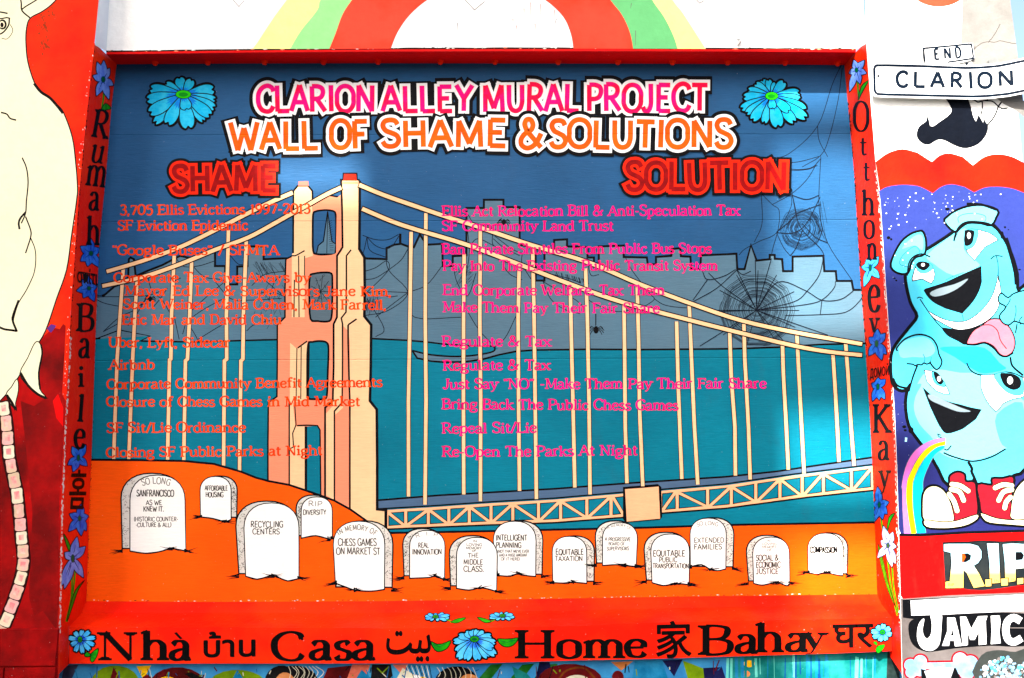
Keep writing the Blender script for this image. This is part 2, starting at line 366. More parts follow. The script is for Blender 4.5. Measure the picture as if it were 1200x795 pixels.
def text(P, s, x0, y0, x1, y1, cap, m, wv, wh, serif=True, ext=0, jit=.4, track=0, slant=0, bend=0, scale_w=None):
    """write s between (x0,y0) and (x1,y1) on the baseline; wv/wh: width of upright and level strokes"""
    adv = sum(GP[c][0]+track for c in s) - track
    L = math.hypot(x1-x0, y1-y0); sx = L/adv; sy = cap/10
    ux, uy = (x1-x0)/L, (y1-y0)/L; pen = 0
    rnd = random.Random(len(s)*13+int(x0))
    for ch in s:
        a, strokes, ser = GP[ch]
        jy = rnd.uniform(-jit, jit); rot = math.radians(rnd.uniform(-2, 2))*(jit > 0); js = 1+rnd.uniform(-.03, .03)*(jit > 0)
        cxp = (pen+a/2)*sx
        frac = cxp/L*2-1; by = -bend*(1-frac*frac); brot = -math.atan2(2*bend*2*frac, L)*-1 if bend else 0
        cr, sr = math.cos(rot+brot), math.sin(rot+brot)
        def tr(p):
            gx = (p[0]-a/2)*sx*js + slant*p[1]*sy; gy = -p[1]*sy*js
            qx, qy = gx*cr-gy*sr, gx*sr+gy*cr
            lx, ly = cxp+qx, qy+by+jy
            return (x0+lx*ux-ly*uy, y0+lx*uy+ly*ux)
        def wf(th):
            v, h = (wv, wh)
            return lambda t: max(.3, math.hypot(v*t.y, h*t.x)*(th))
        for h, pts in strokes:
            if h[0] == 'D':
                q = tr(pts[0]); P.ell(q[0], q[1], wv*.62+ext, wv*.62+ext, m, 8); continue
            thin = (wh/wv if abs(pts[0][0]-pts[-1][0]) < 5 or 'C' in h else 1) if 't' in h and serif else 1
            if 't' in h and serif and abs(pts[0][1]-pts[-1][1]) < 1: thin = 1
            q = [tr(p) for p in pts]
            if h[0] == 'O': P.line(q, wv, m, smooth=4 if cap < 20 else 6, closed=True, wfun=wf(1))
            elif h[0] == 'C': P.line(q, wv, m, smooth=3 if cap < 20 else 6, ext=ext, wfun=wf(thin))
            else: P.line(q, wv, m, ext=ext if 't' not in h or ext else 0, wfun=wf(thin))
        if serif:
            hw = 1.25*sx/ (1 if cap < 20 else 1)
            for sp in ser:
                k = sp[0] if sp[0].isalpha() else ''
                gx, gy = (float(v) for v in sp[len(k):].split(','))
                hx = 1.15
                if k == 'v': p, q = tr((gx, gy-1.1)), tr((gx, gy+1.1)); P.line([p, q], wh*.9, m)
                elif k == 'h': P.line([tr((gx-1, gy)), tr((gx+1, gy))], wh*.9, m)
                elif k == 'l': P.line([tr((gx-1.5, gy-.7)), tr((gx+.2, gy+.15))], wh, m)
                elif k == 'r': P.line([tr((gx-.2, gy+.1)), tr((gx+1.3, gy+.2))], wh, m)
                else:
                    yy = gy+(.25 if gy <= 0 else -.25)
                    P.line([tr((gx-hx-wv/sx*.25, yy)), tr((gx+hx+wv/sx*.25, yy))], wh*.85, m)
                    if cap > 20:
                        s2 = .9 if gy <= 0 else -.9      # bracket
                        P.fill([tr((gx-wv/sx*.5-.7, yy)), tr((gx+wv/sx*.5+.7, yy)), tr((gx+wv/sx*.45, yy+s2)), tr((gx-wv/sx*.45, yy+s2))], m)
        pen += a+track
_font_cache = {}
def glyphs(s):
    """outline mesh of a word in scripts the brush skeletons do not cover"""
    if s in _font_cache: return _font_cache[s]
    c = bpy.data.curves.new('word', 'FONT'); c.body = s; c.resolution_u = 4; c.offset = .006
    o = bpy.data.objects.new('word', c); COL.objects.link(o)
    dg = bpy.context.evaluated_depsgraph_get(); me = o.evaluated_get(dg).to_mesh()
    v = [(q.co.x, q.co.y) for q in me.vertices]; f = [list(p.vertices) for p in me.polygons]
    o.evaluated_get(dg).to_mesh_clear(); bpy.data.objects.remove(o); bpy.data.curves.remove(c)
    xs = [q[0] for q in v]; ys = [q[1] for q in v]
    r = (v, f, min(xs), max(xs), min(ys), max(ys)); _font_cache[s] = r; return r
def word(P, s, x0, x1, ytop, ybot, m, shear=0, rise=0, bold=0):
    v, f, a, b, c, d = glyphs(s)
    for dx, dy in (((0, 0),) if not bold else ((0, 0), (bold, 0), (0, bold), (bold, bold), (-bold, 0), (0, -bold))):
        k = len(P.v); mi = P._mi(m)
        pp = [(x0+(x1-x0)*(x-a)/(b-a)+shear*(y-c)/(d-c)+dx, ybot+(ytop-ybot)*(y-c)/(d-c)-rise*(x-a)/(b-a)+dy) for x, y in v]
        o = P.base+STEP*raise_level(P.surf, [[pp[q[0]], pp[q[i]], pp[q[i+1]]] for q in f for i in range(1, len(q)-1)])
        P.v += [P.surf(x, y, o) for x, y in pp]
        P.f += [[k+i for i in q] for q in f]; P.m += [mi]*len(f)
# ------------------------------------------------------------------ palette
SEAMZ = [panel(600, 158).z, panel(600, 259).z, panel(600, 421).z]
def B(name, c, **k):
    k.setdefault('rough', .42); k.setdefault('seams', SEAMZ); k.setdefault('var', .07)
    return paint('board_'+name, c, kind='board', **k)
def WL(name, c, **k):
    k.setdefault('rough', .55); k.setdefault('var', .06)
    return paint('wall_'+name, c, kind='wall', **k)
def FR(name, c, **k):
    k.setdefault('rough', .38); k.setdefault('var', .06)
    return paint('frame_'+name, c, kind='wall', **k)
ORANGE_RED = FR('orange_red', (234, 70, 4), c2=(226, 58, 4), c2scale=3, specks=.5, dirt=.1)
FR_BLACK = FR('black', (8, 6, 6), var=.2)
SKYB = B('sky_blue', (46, 88, 128), c2=(48, 82, 116), c2scale=1.2, c2soft=.25, var=.1, specks=.5, dirt=.12)
GREYB = B('grey_blue', (82, 112, 128), c2=(88, 110, 122), c2scale=1.5, c2soft=.2)
TEAL = B('teal', (14, 116, 134), c2=(12, 104, 122), var=.1, c2scale=1.4, c2soft=.2, specks=.5, dirt=.12)
HILL = B('orange', (248, 106, 4), c2=(240, 94, 4), var=.09, specks=.3, c2scale=2, c2soft=.2)
INK = B('ink', (10, 10, 12), var=.2)
CREAM = B('cream', (240, 197, 154)); SALMON = B('salmon', (236, 148, 118)); PEACH = B('peach', (238, 182, 142)); RED = B('red_block', (232, 60, 40))
DECK = B('deck_grey', (78, 100, 124))
WHITE = B('white', (245, 245, 240), var=.03); STONE = B('stone', (246, 246, 236), var=.05, dirt=.1, rough=.6)
STONEG = B('stone_edge', (214, 212, 200), var=.1); FAINT = B('faint_ink', (128, 124, 116)); DIM = B('dim_ink', (66, 60, 54))
PINK = B('pink', (240, 30, 130), c2=(245, 35, 85), c2scale=8, c2soft=.05); TORANGE = B('title_orange', (250, 98, 14), c2=(250, 110, 30), c2scale=8)
TRED = B('title_red', (232, 64, 40)); DRED = B('title_dark_red', (126, 16, 26), c2=(146, 24, 32), c2scale=30)
LORANGE = B('list_orange', (232, 88, 10), c2=(220, 72, 10), c2scale=14); MAGENTA = B('list_magenta', (222, 36, 128), c2=(230, 34, 108), c2scale=14)
CYAN = B('petal_cyan', (78, 190, 222), c2=(60, 176, 216), c2scale=30); PBLUE = B('petal_blue', (40, 130, 215)); GREEN = B('petal_green', (70, 200, 60)); DGREEN = B('petal_dark_green', (30, 140, 45))
WEB = B('web_line', (18, 24, 34))
# ------------------------------------------------------------------ ground and surroundings (outside the frame)
def box(name, x0, x1, y0, y1, z0, z1, m, parent=None):
    v = [(x, y, z) for z in (z0, z1) for y in (y0, y1) for x in (x0, x1)]
    f = [(0, 2, 3, 1), (4, 5, 7, 6), (0, 1, 5, 4), (2, 6, 7, 3), (0, 4, 6, 2), (1, 3, 7, 5)]
    return mesh(name, v, f, m, parent)
asph = paint('asphalt', (88, 86, 84), rough=.9, kind='wall', var=.2, c2=(70, 68, 68), c2scale=.7)
tag(mesh('ground', [(-150, -150, 0), (150, -150, 0), (150, 150, 0), (-150, 150, 0)], [(0, 1, 2, 3)], asph), kind='structure')
side_m = paint('pavement', (150, 148, 142), rough=.85, kind='wall', var=.12)
tag(box('pavement', -9, 9, -1.0, .6, 0.004, .12, side_m), kind='structure')
stucco = paint('opposite_stucco', (205, 196, 180), rough=.8, kind='wall', var=.08, c2=(188, 178, 160), c2scale=.6)
trimm = paint('opposite_trim', (120, 124, 128), rough=.6, kind='wall'); glassm = paint('opposite_glass', (40, 52, 64), rough=.1, kind='wall', spec=.6)
YF = -9.0
def towards_sun(p):                                          # where the sun ray of a wall point crosses the opposite facade
    t = (YF-p.y)/tosun.y; return p+tosun*t
OPX = towards_sun(panel(912, 300)).x
def facade(e, x0, x1, z0, z1):
    x = x0+.8
    while x+1.2 < x1-.3:
        z = z0+1.1
        while z+1.6 < z1-.4:
            box('window', x, x+1.1, YF-.02, YF+.05, z, z+1.5, trimm, e); box('pane', x+.08, x+1.02, YF+.03, YF+.06, z+.08, z+1.42, glassm, e)
            z += 3.1
        x += 2.3
g0, g1 = towards_sun(panel(306, 228)), towards_sun(panel(422, 174))
tw = empty('opposite_building', (-6, -10.5, 0), 'tall pale building across the alley, unseen and shaped to shade most of the mural', 'building')
d = 3.0; sh_ = math.tan(SUN_AZ)*d; hz = g0.z
v = [(-7.2, YF, 0), (OPX, YF, 0), (OPX-sh_, YF-d, 0), (-7.2, YF-d, 0)]; v += [(x, y, hz) for x, y, z in v]  # unseen tower, right side slanted along the sun to shape its shade edge
mesh('wall', v, [(0, 1, 5, 4), (1, 2, 6, 5), (2, 3, 7, 6), (3, 0, 4, 7), (4, 5, 6, 7)], stucco, tw)
facade(tw, -7.2, OPX, 0, hz)
bb = empty('rooftop_blocker', (-6, YF, hz), 'long pale panel added over the opposite roof, its gap shaping a sun patch', 'blocker')  # added blocker, unseen; the gap under it lets a sun patch through
box('panel', -7.2, OPX, YF-.06, YF, g1.z, 14.2, trimm, bb)
for x0, x1 in ((-7.2, g0.x), (g1.x, OPX)): box('gap_fill', x0, x1, YF-.05, YF-.01, hz+.001, g1.z-.001, stucco, bb)  # added fill either side of that gap
for y0, y1 in ((128, 152), (388, 462), (574, 614)):          # added slabs, unseen, shaped to cast shade bands on the right
    a_, b_ = towards_sun(panel(905, y1)), towards_sun(panel(1085, y0)); box('shade_slab', OPX-.05, b_.x, YF-.1, YF, a_.z, b_.z, trimm, tw)
lw_ = empty('opposite_building', (6, -10.5, 0), 'low pale stucco building across the alley facing the sunlit right pier', 'building')
box('wall', OPX+1.6, 16, YF-3, YF, 0, 3.4, stucco, lw_); facade(lw_, OPX+1.6, 16, 0, 3.4)
# ------------------------------------------------------------------ the walls
ZT = 4.9
def arris(tab, surf, ys): return [surf(interp(tab, y), y) for y in ys]
ysL = [0, 53, 90, 120, 151, 190, 228, 270, 320, 366, 412, 455, 500, 545, 591, 640, 690, 735, 790]
OLx = [(0, 115.7)]+OL; ORx = [(0, 1014)]+OR
left_wall = empty('left_wall', (-3.8, 0, 0), 'orange and dark red stretch of wall left of the mural frame, painted with a cream horned creature', 'wall')
CREAMW = WL('cream', (250, 244, 208), var=.04, c2=(246, 240, 200), c2scale=1.5, c2soft=.2)
REDORANGE = WL('red_orange', (234, 74, 34), c2=(214, 54, 26), c2scale=5, c2soft=.2, specks=.4, var=.09, dirt=.15)
aL = arris(OLx, wall, ysL); aL = [Vector((aL[0].x, 0, ZT))]+aL+[Vector((aL[-1].x, 0, 0))]
def pier(name, ar, xo, m, parent):
    v = []; f = []
    for p in ar: v += [(p.x, 0, p.z), (xo, 0, p.z)]
    n = len(ar)
    for i in range(n-1): f.append((2*i, 2*i+1, 2*i+3, 2*i+2))
    b = len(v); v += [(xo, .7, ZT), (xo, .7, 0), (ar[0].x, .7, ZT)]
    f += [(1, b, b+1, 2*n-1), (0, b+2, b, 1)]
    return mesh(name, v, f, m, parent)
pier('render', aL, -6, REDORANGE, left_wall)
right_wall = empty('right_wall', (2.6, 0, 0), 'white painted pier right of the mural frame with blue grinning cartoon figure and R.I.P lettering', 'wall')
XE = wall(1184.5, 30).x
aR = arris(ORx, wall, ysL); aR = [Vector((aR[0].x, 0, ZT))]+aR+[Vector((aR[-1].x, 0, 0))]
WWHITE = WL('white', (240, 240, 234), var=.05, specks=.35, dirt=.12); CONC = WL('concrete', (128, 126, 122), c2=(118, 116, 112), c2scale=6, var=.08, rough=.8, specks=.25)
pier('render', aR, XE, WWHITE, right_wall)
upper_wall = empty('upper_wall', (0, Y_LINTEL, 2.9), 'white wall over the mural frame with a pastel rainbow arch painted across it', 'wall')
LT = [(124.5, 60.7), (300, 58.5), (450, 57.4), (600, 57), (760, 57), (900, 57.4), (1003, 58)]
PT = [(136.5, 77), (300, 76), (450, 75.8), (600, 76), (760, 76.4), (900, 77), (989.6, 78)]
low = [lintel(x, y) for x, y in LT]
v = []; f = []
for i, p in enumerate(low): v += [(p.x, p.y, p.z), (p.x, p.y, ZT)]
for i in range(len(low)-1): f.append((2*i, 2*i+1, 2*i+3, 2*i+2))
b = len(v); v += [(low[0].x, .7, ZT), (low[-1].x, .7, ZT)]; f.append((1, b, b+1, 2*len(low)-1))
mesh('render', v, f, WWHITE, upper_wall)
REVEAL = WL('reveal_shaded', (226, 232, 236), var=.03)  # cool shade of the recess put into this white
for tab, lw, o0 in ((OLx, low[0], 53), (ORx, low[-1], 52)):
    a = wall(interp(tab, o0), o0); t = wall(interp(tab, 0), 0); sgn = 1 if a.x < 0 else -1
    mesh('reveal', [(a.x+sgn*.002, 0, a.z), (t.x+sgn*.002, 0, ZT), (lw.x, Y_LINTEL, ZT), (lw.x, Y_LINTEL, lw.z)], [(0, 1, 2, 3)], REVEAL, upper_wall)
lower_wall = empty('lower_wall', (0, Y_LOWER, 0), 'narrow band of another colourful mural showing under the orange sill', 'wall')
LBLUE = WL('lower_blue', (78, 150, 190), c2=(60, 120, 170), c2scale=5, var=.1)
zb = apron(560, 779).z+.05
mesh('render', [(-1.72, Y_LOWER, 0), (1.72, Y_LOWER, 0), (1.72, Y_LOWER, zb), (-1.72, Y_LOWER, zb)], [(0, 1, 2, 3)], LBLUE, lower_wall)
# ------------------------------------------------------------------ board and frame
board = empty('mural_board', (0, Y_PANEL, panel(560, 700).z), 'large painted board showing a suspension bridge, two lists and a row of tombstones', 'mural')
frame = empty('mural_surround', (0, Y_APRON, apron(560, 778).z), 'orange red surround of the mural, lettered with words for home and painted with blue flowers', 'frame')
pe = [(IL, True), (SI, False), (IR, True), (PT, False)]
pz0, pz1 = panel(560, 712).z, panel(560, 68).z
mesh('backing_board', [(-1.75, Y_PANEL, pz0), (1.75, Y_PANEL, pz0), (1.75, Y_PANEL, pz1), (-1.75, Y_PANEL, pz1)], [(0, 1, 2, 3)], SKYB, board)
def strip_mesh(name, st, s0, s1, n, t1, m):
    v = []; f = []
    for i in range(n+1):
        s = s0+(s1-s0)*i/n; v += [st.three(s, 0), st.three(s, t1)]
    for i in range(n): f.append((2*i, 2*i+1, 2*i+3, 2*i+2))
    return mesh(name, v, f, m, frame)
jl = strip_mesh('jamb', jambL, -.003, 1.0, 90, 1.0, ORANGE_RED); jl['label'] = 'left jamb of the frame, lettered down its length'
jr = strip_mesh('jamb', jambR, -.004, 1.0, 90, 1.0, ORANGE_RED); jr['label'] = 'sunlit right jamb of the frame, lettered down its length'
v = []; f = []
LT2 = [(x, interp(LT, x)+3.2) for x in (124.5, 300, 450, 600, 760, 900, 1003)]
for (x, y), (x2, y2) in zip(LT2, PT): v += [lintel(x, y), panel(x2, y2-1.5)]
for i in range(len(PT)-1): f.append((2*i, 2*i+1, 2*i+3, 2*i+2))
b = len(v); v += [lintel(x, y-.2) for x, y in LT]
for i in range(len(LT)-1): f.append((b+i, b+i+1, 2*i+2, 2*i))
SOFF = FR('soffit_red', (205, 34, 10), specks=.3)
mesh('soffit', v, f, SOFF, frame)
n = 60; v = []; f = []
for i in range(n+1):
    s = i/n; v += [sillB.three(s, 1), sillB.three(s, 0), sillA.three(s, 0)]
    q = sillA.three(s, 0); xb = 81+(1045-81)*s; a = apron(xb, interp(AB, xb)); v += [a, Vector((a.x, Y_PANEL-.02, a.z))]
for i in range(n):
    for k in range(2): f.append((5*i+k, 5*i+k+1, 5*i+6+k, 5*i+5+k))
mesh('sill', v, f, ORANGE_RED, frame)
f = []
for i in range(n):
    for k in (2, 3): f.append((5*i+k, 5*i+k+1, 5*i+6+k, 5*i+5+k))
mesh('apron', v, f, ORANGE_RED, frame)
# bolts under the lintel
for x in (181.7, 243.5, 310, 379, 443, 516, 580, 654, 724, 788, 852.7, 920, 981.6):
    a = lintel(x, interp(LT2, x)); c = panel(x, interp(PT, x)-1.5); p = a.lerp(c, .78)
    nrm = (c-a).cross(Vector((1, 0, 0))).normalized()
    if nrm.z > 0: nrm = -nrm
    u = Vector((1, 0, 0)); w = nrm.cross(u); v = []; f = []; r = .0125; N_ = 12
    for h, rr in ((0, 1.25), (.004, 1.25), (.004, 1), (.012, .9), (.017, .55)):
        for k in range(N_): v.append(p+nrm*h+(u*math.cos(k*math.tau/N_)+w*math.sin(k*math.tau/N_))*r*rr)
    for j in range(4):
        for k in range(N_): f.append((j*N_+k, j*N_+(k+1) % N_, (j+1)*N_+(k+1) % N_, (j+1)*N_+k))
    f.append(list(range(4*N_, 5*N_)))
    mesh('bolt', v, f, ORANGE_RED, frame, smooth=False)
# ================================================================== board painting
def T(s): return PX(s)
SKYL = ("120,348 134,336 150,330 151,304 153,302 157,304 159,324 172,318 190,311 211,300 224,303 252,295 252,312 264,312 264,333.5 278,333.5 278,312.7 290,312 290,289 309,289 309,304 334,303 "
 "360,303 372,299 374,288 379,284 384,247 392,284 393,298 420,303 427,303 453,304 453,291 462,287 470,286 478,289 485,290 492,275 500,287 518,286 519,312 530.6,312 530.6,300.5 546.6,299.5 546.6,244 567,244 567,234.4 590,234.4 590,243 609,243 609,287 627.7,291 627.7,329 638,329 638,293 649.4,293 649.4,281.6 664.5,280.7 "
 "664.5,289 688.5,290 688.5,302 696,302 696,309 701.7,312 701.7,289 731,288 731,301.4 758,302 759,310 768.7,310 768.7,301.4 786.6,300 787.5,292 797,291 798,300.5 809,301 810,315.6 820.6,315.6 821.5,299.5 863,297.6 864,315.6 872.5,315.6 880,287.4 886.7,305.6 902,304 902,299 907.7,299 908,303.5 916.5,304 917.7,318 928.8,318 928.8,301 964.8,300 966,318 979.4,318 980.5,329.5 998,329.5 1000,340 1009,340")
sky_pts = T(SKYL)
P = Paint('painted_skyline', panel, board)
P.fill([(110, 348)]+sky_pts+[(1014, 340), (1020, 425), (100, 425)], GREYB)
P.line(sky_pts, 2.6, INK)
P.line(T("469,287 469,274"), 3, INK)
P.line(T("384,247 379,284 374,288 371,303"), 1.6, INK); P.line(T("384,247 385,303"), 1, INK)
P.fill(T("384,250 391,284 393,298 386,303 385,275"), B('dark_grey', (75, 100, 118)))
P.build('grey blue city skyline with black outlines and a pyramid tower')
P = Paint('painted_water', panel, board)
wtop = T("98,398 117.7,397 146,396 176,394 165,400 195,400.5 229,401 310,398.6 435,397 476,399 500,401 518.6,403.4 550,405.5 580,406 584,409 575,413 560,416 535,418 505,416 483,411 489,420 505,423.5 520,424.7 545,424.2 565,421.5 585,416 605,412 625,410.5 690,409.6 750,410 860,409 916,407 960,404 1022,402.5")
P.fill(wtop+[(1030, 620), (800, 630), (430, 630), (95, 560)], TEAL)
P.line(T("98,397.5 117.7,397"), 2, INK); P.line(T("112,397.5 140,387 176,394 163,400.5"), 1.3, INK)
P.line(T("165,400 195,400.5 229,401 310,398.6 340,398"), 2, INK)
P.line(T("428,397 435,397 476,399 500,401 518.6,403.4 550,405.5 580,406"), 2, INK)
P.line(T("580,406 578,412 560,416 535,418 505,416 483,411"), 2, INK, smooth=4)
P.line(T("483,411 489,420 505,423.5 520,424.7 545,424.2 565,421.5 585,416 605,412 625,410.5 690,409.6 750,410 860,409 916,407 960,404 1022,402.5"), 2.2, INK)
P.build('teal bay water')
# webs behind the bridge
P = Paint('painted_spider_web', panel, board)
def webs(lst, w=.9, sm_=5):
    for s in lst: P.line(T(s), w, WEB, smooth=sm_)
rr = random.Random(3)
def spiral(cx, cy, R, n, sect, w=.42, ry=1.0, r0=.12):
    for k in range(n):
        r = R*(r0+(1-r0)*k/n)
        a0 = rr.uniform(0, 360); span = rr.uniform(110, 340)
        pts = []
        for i in range(int(span/9)+2):
            a = a0+i*9; q = r*(1-.045*abs(math.sin(math.radians((a % sect)/sect*180))))+rr.uniform(-.25, .25)
            pts.append((cx+q*math.cos(math.radians(a)), cy+q*ry*math.sin(math.radians(a))))
        P.line(pts, w, WEB)
spiral(886.5, 364, 46, 46, 36, ry=.96)
for a in (0, 28, 62, 88, 118, 150, 182, 218, 255, 300, 335):
    P.line([(886.5, 364), (886.5+50*math.cos(math.radians(a)), 364-47*math.sin(math.radians(a)))], .8, WEB)
webs(["886.5,364 863,316", "886.5,364 885,305", "886.5,364 904,303", "886.5,364 848,337 830,320", "886.5,364 930,354 946,341 960,322 965,300", "886.5,364 945,357 964,351 977,338 979,330",
 "886.5,364 830,364", "886.5,364 820,406", "886.5,364 925,408", "886.5,364 970,393", "886.5,364 911,331 942,340 963,352 985,351 1000,341", "920,370 960,369 991,366 1008,352 1012,342",
 "963,352 961,369", "823,318 829,328 848,324 862,316", "829,328 812,352", "812,354 840,338 863,317", "863,316 870,322 880,318", "733,302 740,316 752,332 762,345 766,352 745,365", "766,350 780,358 805,361 815,358"])
# upper right web
webs(["986,76 975,100 958,148 925,180 898,188", "987,80 982,118 972,160 962,182 940,196", "958,148 960,165 970,184", "898,186 915,190 935,190 962,183", "898,187 925,198 950,197 962,186", "905,190 922,199 945,199 958,194",
 "962,184 961,200 960,245 970,285 998,328", "958,190 946,210 928,227 905,240", "928,227 926,245 910,273 890,283 873,292 866,299", "928,227 937,265 960,290 966,300", "928,227 932,245 934,258", "928,229 945,234 960,229",
 "892,227 893,262 884,284", "892,227 905,240 913,247 912,268 906,290 904,299", "910,273 918,290 926,300", "910,273 930,273 945,262 961,231", "910,272 925,260 935,250 961,240", "940,270 933,290 926,300", "940,262 955,278 970,285"], .8)
spiral(939, 268, 26, 26, 45, w=.4)
webs(["961,236 968,285", "961,236 962,272", "964,236 969,262", "948,243 966,280"], .4, 0)
# left webs
webs(["111,347 122,345 140,331 152,329", "111,349 122,348 170,347 196,338", "111,350 124,356 150,360 172,356", "172,318 178,341 190,352 202,372", "178,341 170,352 158,372 150,382", "176,345 160,362 140,372 121,389",
 "121,389 141,378 150,372", "196,338 188,350 178,362", "224,310 240,325 262,329 270,345", "212,326 205,330 200,342", "205,300 214,312 232,312 252,306", "265,329 240,350 222,368 214,392",
 "218,375 230,395 232,402", "204,370 210,398", "262,350 240,362 225,372", "300,320 312,330 330,345", "289,388 300,380 335,372", "252,330 270,350 292,352 330,350", "270,300 280,310 291,308", "295,335 310,322 334,318", "300,345 318,342 334,348", "315,352 322,330 334,322", "232,398 262,380 282,372"])
for k in range(42): 
    a = rr.uniform(0, math.tau); r = rr.uniform(3, 26); x, y = 318+r*math.cos(a)*.9, 352+r*math.sin(a)
    if x < 334: P.line([(x, y), (x+rr.uniform(-6, 6), y+rr.uniform(3, 9))], .4, WEB)
for k in range(26):
    x = rr.uniform(296, 332); P.line([(x, 306+rr.uniform(0, 6)), (x+8, 318+rr.uniform(0, 10))], .4, WEB)
# centre webs
webs(["425,276 440,281 455,281 467,275", "430,278 440,288 452,292 460,288 468,276", "430,278 427,292 424,300", "430,279 434,294 453,302", "425,319 440,314 453,306 455,317 433,340 426,346", "453,292 455,316 478,343 455,364 428,370",
 "455,317 440,326 427,328", "478,343 500,334 518,312", "425,345 440,342 478,343", "478,343 440,372", "478,345 486,372 540,372", "478,289 478,342", "455,317 470,305 478,292", "442,343 455,348 466,347", "430,350 450,385 440,395",
 "546,326 550,292 546,250 558,270", "531,312 536,332 548,347 558,320", "570,264 578,266 588,256", "578,266 577,285 582,290", "582,290 560,280 550,290", "580,277 600,292 612,297", "578,280 590,290 609,300", "612,297 612,310 624,330",
 "636,329 645,350 660,362 680,368", "636,330 660,344 675,352 685,361", "545,360 560,385 577,404", "578,408 592,396 605,370", "590,312 598,322 612,328", "640,320 668,327 680,332 678,330", "688,300 692,322 702,322", "686,340 690,352 720,365 745,362", "698,368 698,382", "652,320 656,328"])
for k in range(38):
    x = rr.uniform(427, 450); y = rr.uniform(347, 356); P.line([(x, y), (x-2, y+rr.uniform(8, 16))], .35, WEB)
for k in range(34):
    x = rr.uniform(532, 552); y = rr.uniform(315, 336); P.line([(x, y), (x+6, y-rr.uniform(3, 8))], .35, WEB)
for k in range(40):
    t = rr.random(); P.line([(650+t*38, 318+t*10), (652+t*38, 326+t*7)], .4, WEB)
P.build('thin black spider webs strung over the skyline', kind='stuff')
def spider(cx, cy, s, lines):
    P = Paint('painted_spider', panel, board)
    if lines: P.line([(cx, cy-lines), (cx, cy-s)], .7, INK)
    P.ell(cx, cy-s*.35, s*.42, s*.4, INK, 10); P.ell(cx, cy+s*.45, s*.55, s*.6, INK, 12)
    for sd in (-1, 1):
        for k, (dx, dy, ex, ey) in enumerate(((1.1, -.7, 1.6, -.2), (1.3, -.3, 1.9, .3), (1.3, .2, 1.8, .9), (1.0, .5, 1.4, 1.3))):
            P.line([(cx, cy), (cx+sd*dx*s, cy+dy*s), (cx+sd*ex*s, cy+ey*s)], .8, INK)
    return P
spider(698.5, 386, 5, 18).build('small black spider hanging on its thread under the middle lines')
P = spider(590.5, 260, 4, 0); P.build('small black spider at the shoulder of the tallest painted tower')
P = spider(176, 350, 3.6, 0); P.build('tiny black spider in the left web')
# ------------------------------------------------------------------ bridge
P = Paint('painted_bridge_deck', panel, board)
decktop = T("436,587 515.5,580.6 650,573 732.6,566.7 850,559 910.6,552.6 965,544.5 1024,536")
chord = T("436,597 498.4,593.5 579.7,588 650,584 732.6,576.8 772,574 850,567.4 928.7,556 1024,544.4")
bot = T("452,620.5 560,616 650,612.8 732.6,606.5 772,602 850,596 946.8,583 1026,574.6")
P.fill(decktop+chord[::-1], DECK); P.line(decktop, 2.2, INK); P.line(chord, 1.8, INK)
def dn(pl, d): return [(x, y+d) for x, y in pl]
c1 = [(452.5, 598)]+dn(chord[1:], 1.8)
P.fill(c1+bot[::-1], PEACH)
def cy_(tab, x): return interp(tab, x)
xs = [452.5, 475.5, 502, 526, 550, 575.4, 601, 631, 657, 687.7, 716, 733, 774, 793.6, 829.2, 857, 885.7, 914, 940, 965, 997.7, 1022.5]
upf = [0, 1, 0, 1, 0, 1, 0, 1, 0, 1, 0, None, 1, 0, 1, 0, 1, 0, 1, 0, 1]
for i in range(len(xs)-1):
    if upf[i] is None: continue
    a, c = xs[i]+2.2, xs[i+1]-2.2
    if i == 0: a += 1
    ta, tc = interp(c1, a)+3.4, interp(c1, c)+3.4; ba, bc = interp(bot, a)-4.4, interp(bot, c)-4.4
    g = 3.2
    if upf[i] == 0:
        t1 = [(a+g*.9, ta), (c, tc), (c, bc-g*.7)]; t2 = [(a, ta+g), (c-g*1.1, bc), (a, ba)]
    else:
        t1 = [(a, ta), (c-g*.9, tc), (a, ba-g*.7)]; t2 = [(c, tc+g), (c, bc), (a+g*1.1, ba)]
    for t in (t1, t2): P.fill(t, TEAL); P.line(t, 1.1, INK, closed=True)
P.line(bot, 2, INK); P.line([(452, 597), (452, 622)], 4, INK)
P.fill(T("730,571 771,567.5 775,571 776,606 773,609.5 733,613 730,608"), INK)
P.fill(T("732.5,573.6 771.8,570.5 773.5,608 734.5,611.5"), PEACH)
P.build('cream truss deck of the bridge with a square cream block on it')
HG = [("144.5,316 141,370 137,421 133,540",), ("160.6,330 158,370 155.5,421 151,540",), ("204.5,300 201,370 200,421 199,422 196,541",), ("224.7,307 222,370 219.5,421 217.5,423 215.6,541",), ("267.5,270 265,370 265.5,421 263,423 262,546",), ("288.5,282 285,370 284.5,421 282.5,423 280.5,552",),
 ("481.5,272 480.4,370 479,470 479,582",), ("499,250 498.4,370 499,470 498,591.5",), ("543.8,298 543.5,370 543,450 543.3,579.6",), ("562.6,271 562,370 563.5,470 563,587.5",), ("608,315 607.5,370 608,470 609,575.5",), ("624,291 626,370 627,470 628.4,585",),
 ("668,333 670,400 671.5,480 673.4,571.5",), ("686,315 688,370 690,470 691.4,579.6",), ("731,357 732,420 733,500 734.8,566.5",), ("746.4,336 748.5,400 749.5,480 753,570",), ("792.7,377 794.5,450 797,510 799,561.5",), ("808,358 810.5,420 814,500 817.7,568",),
 ("855,390 857,440 861,500 862,557.5",), ("871.7,380 873,420 877,500 879.3,562",), ("916.5,405 918,440 921,500 923.7,550.5",), ("934,393 936,440 939.5,500 942.3,555",), ("976,415.5 978,450 981,500 983.5,541.5",), ("991,403 993.5,440 997,500 1001,546",)]
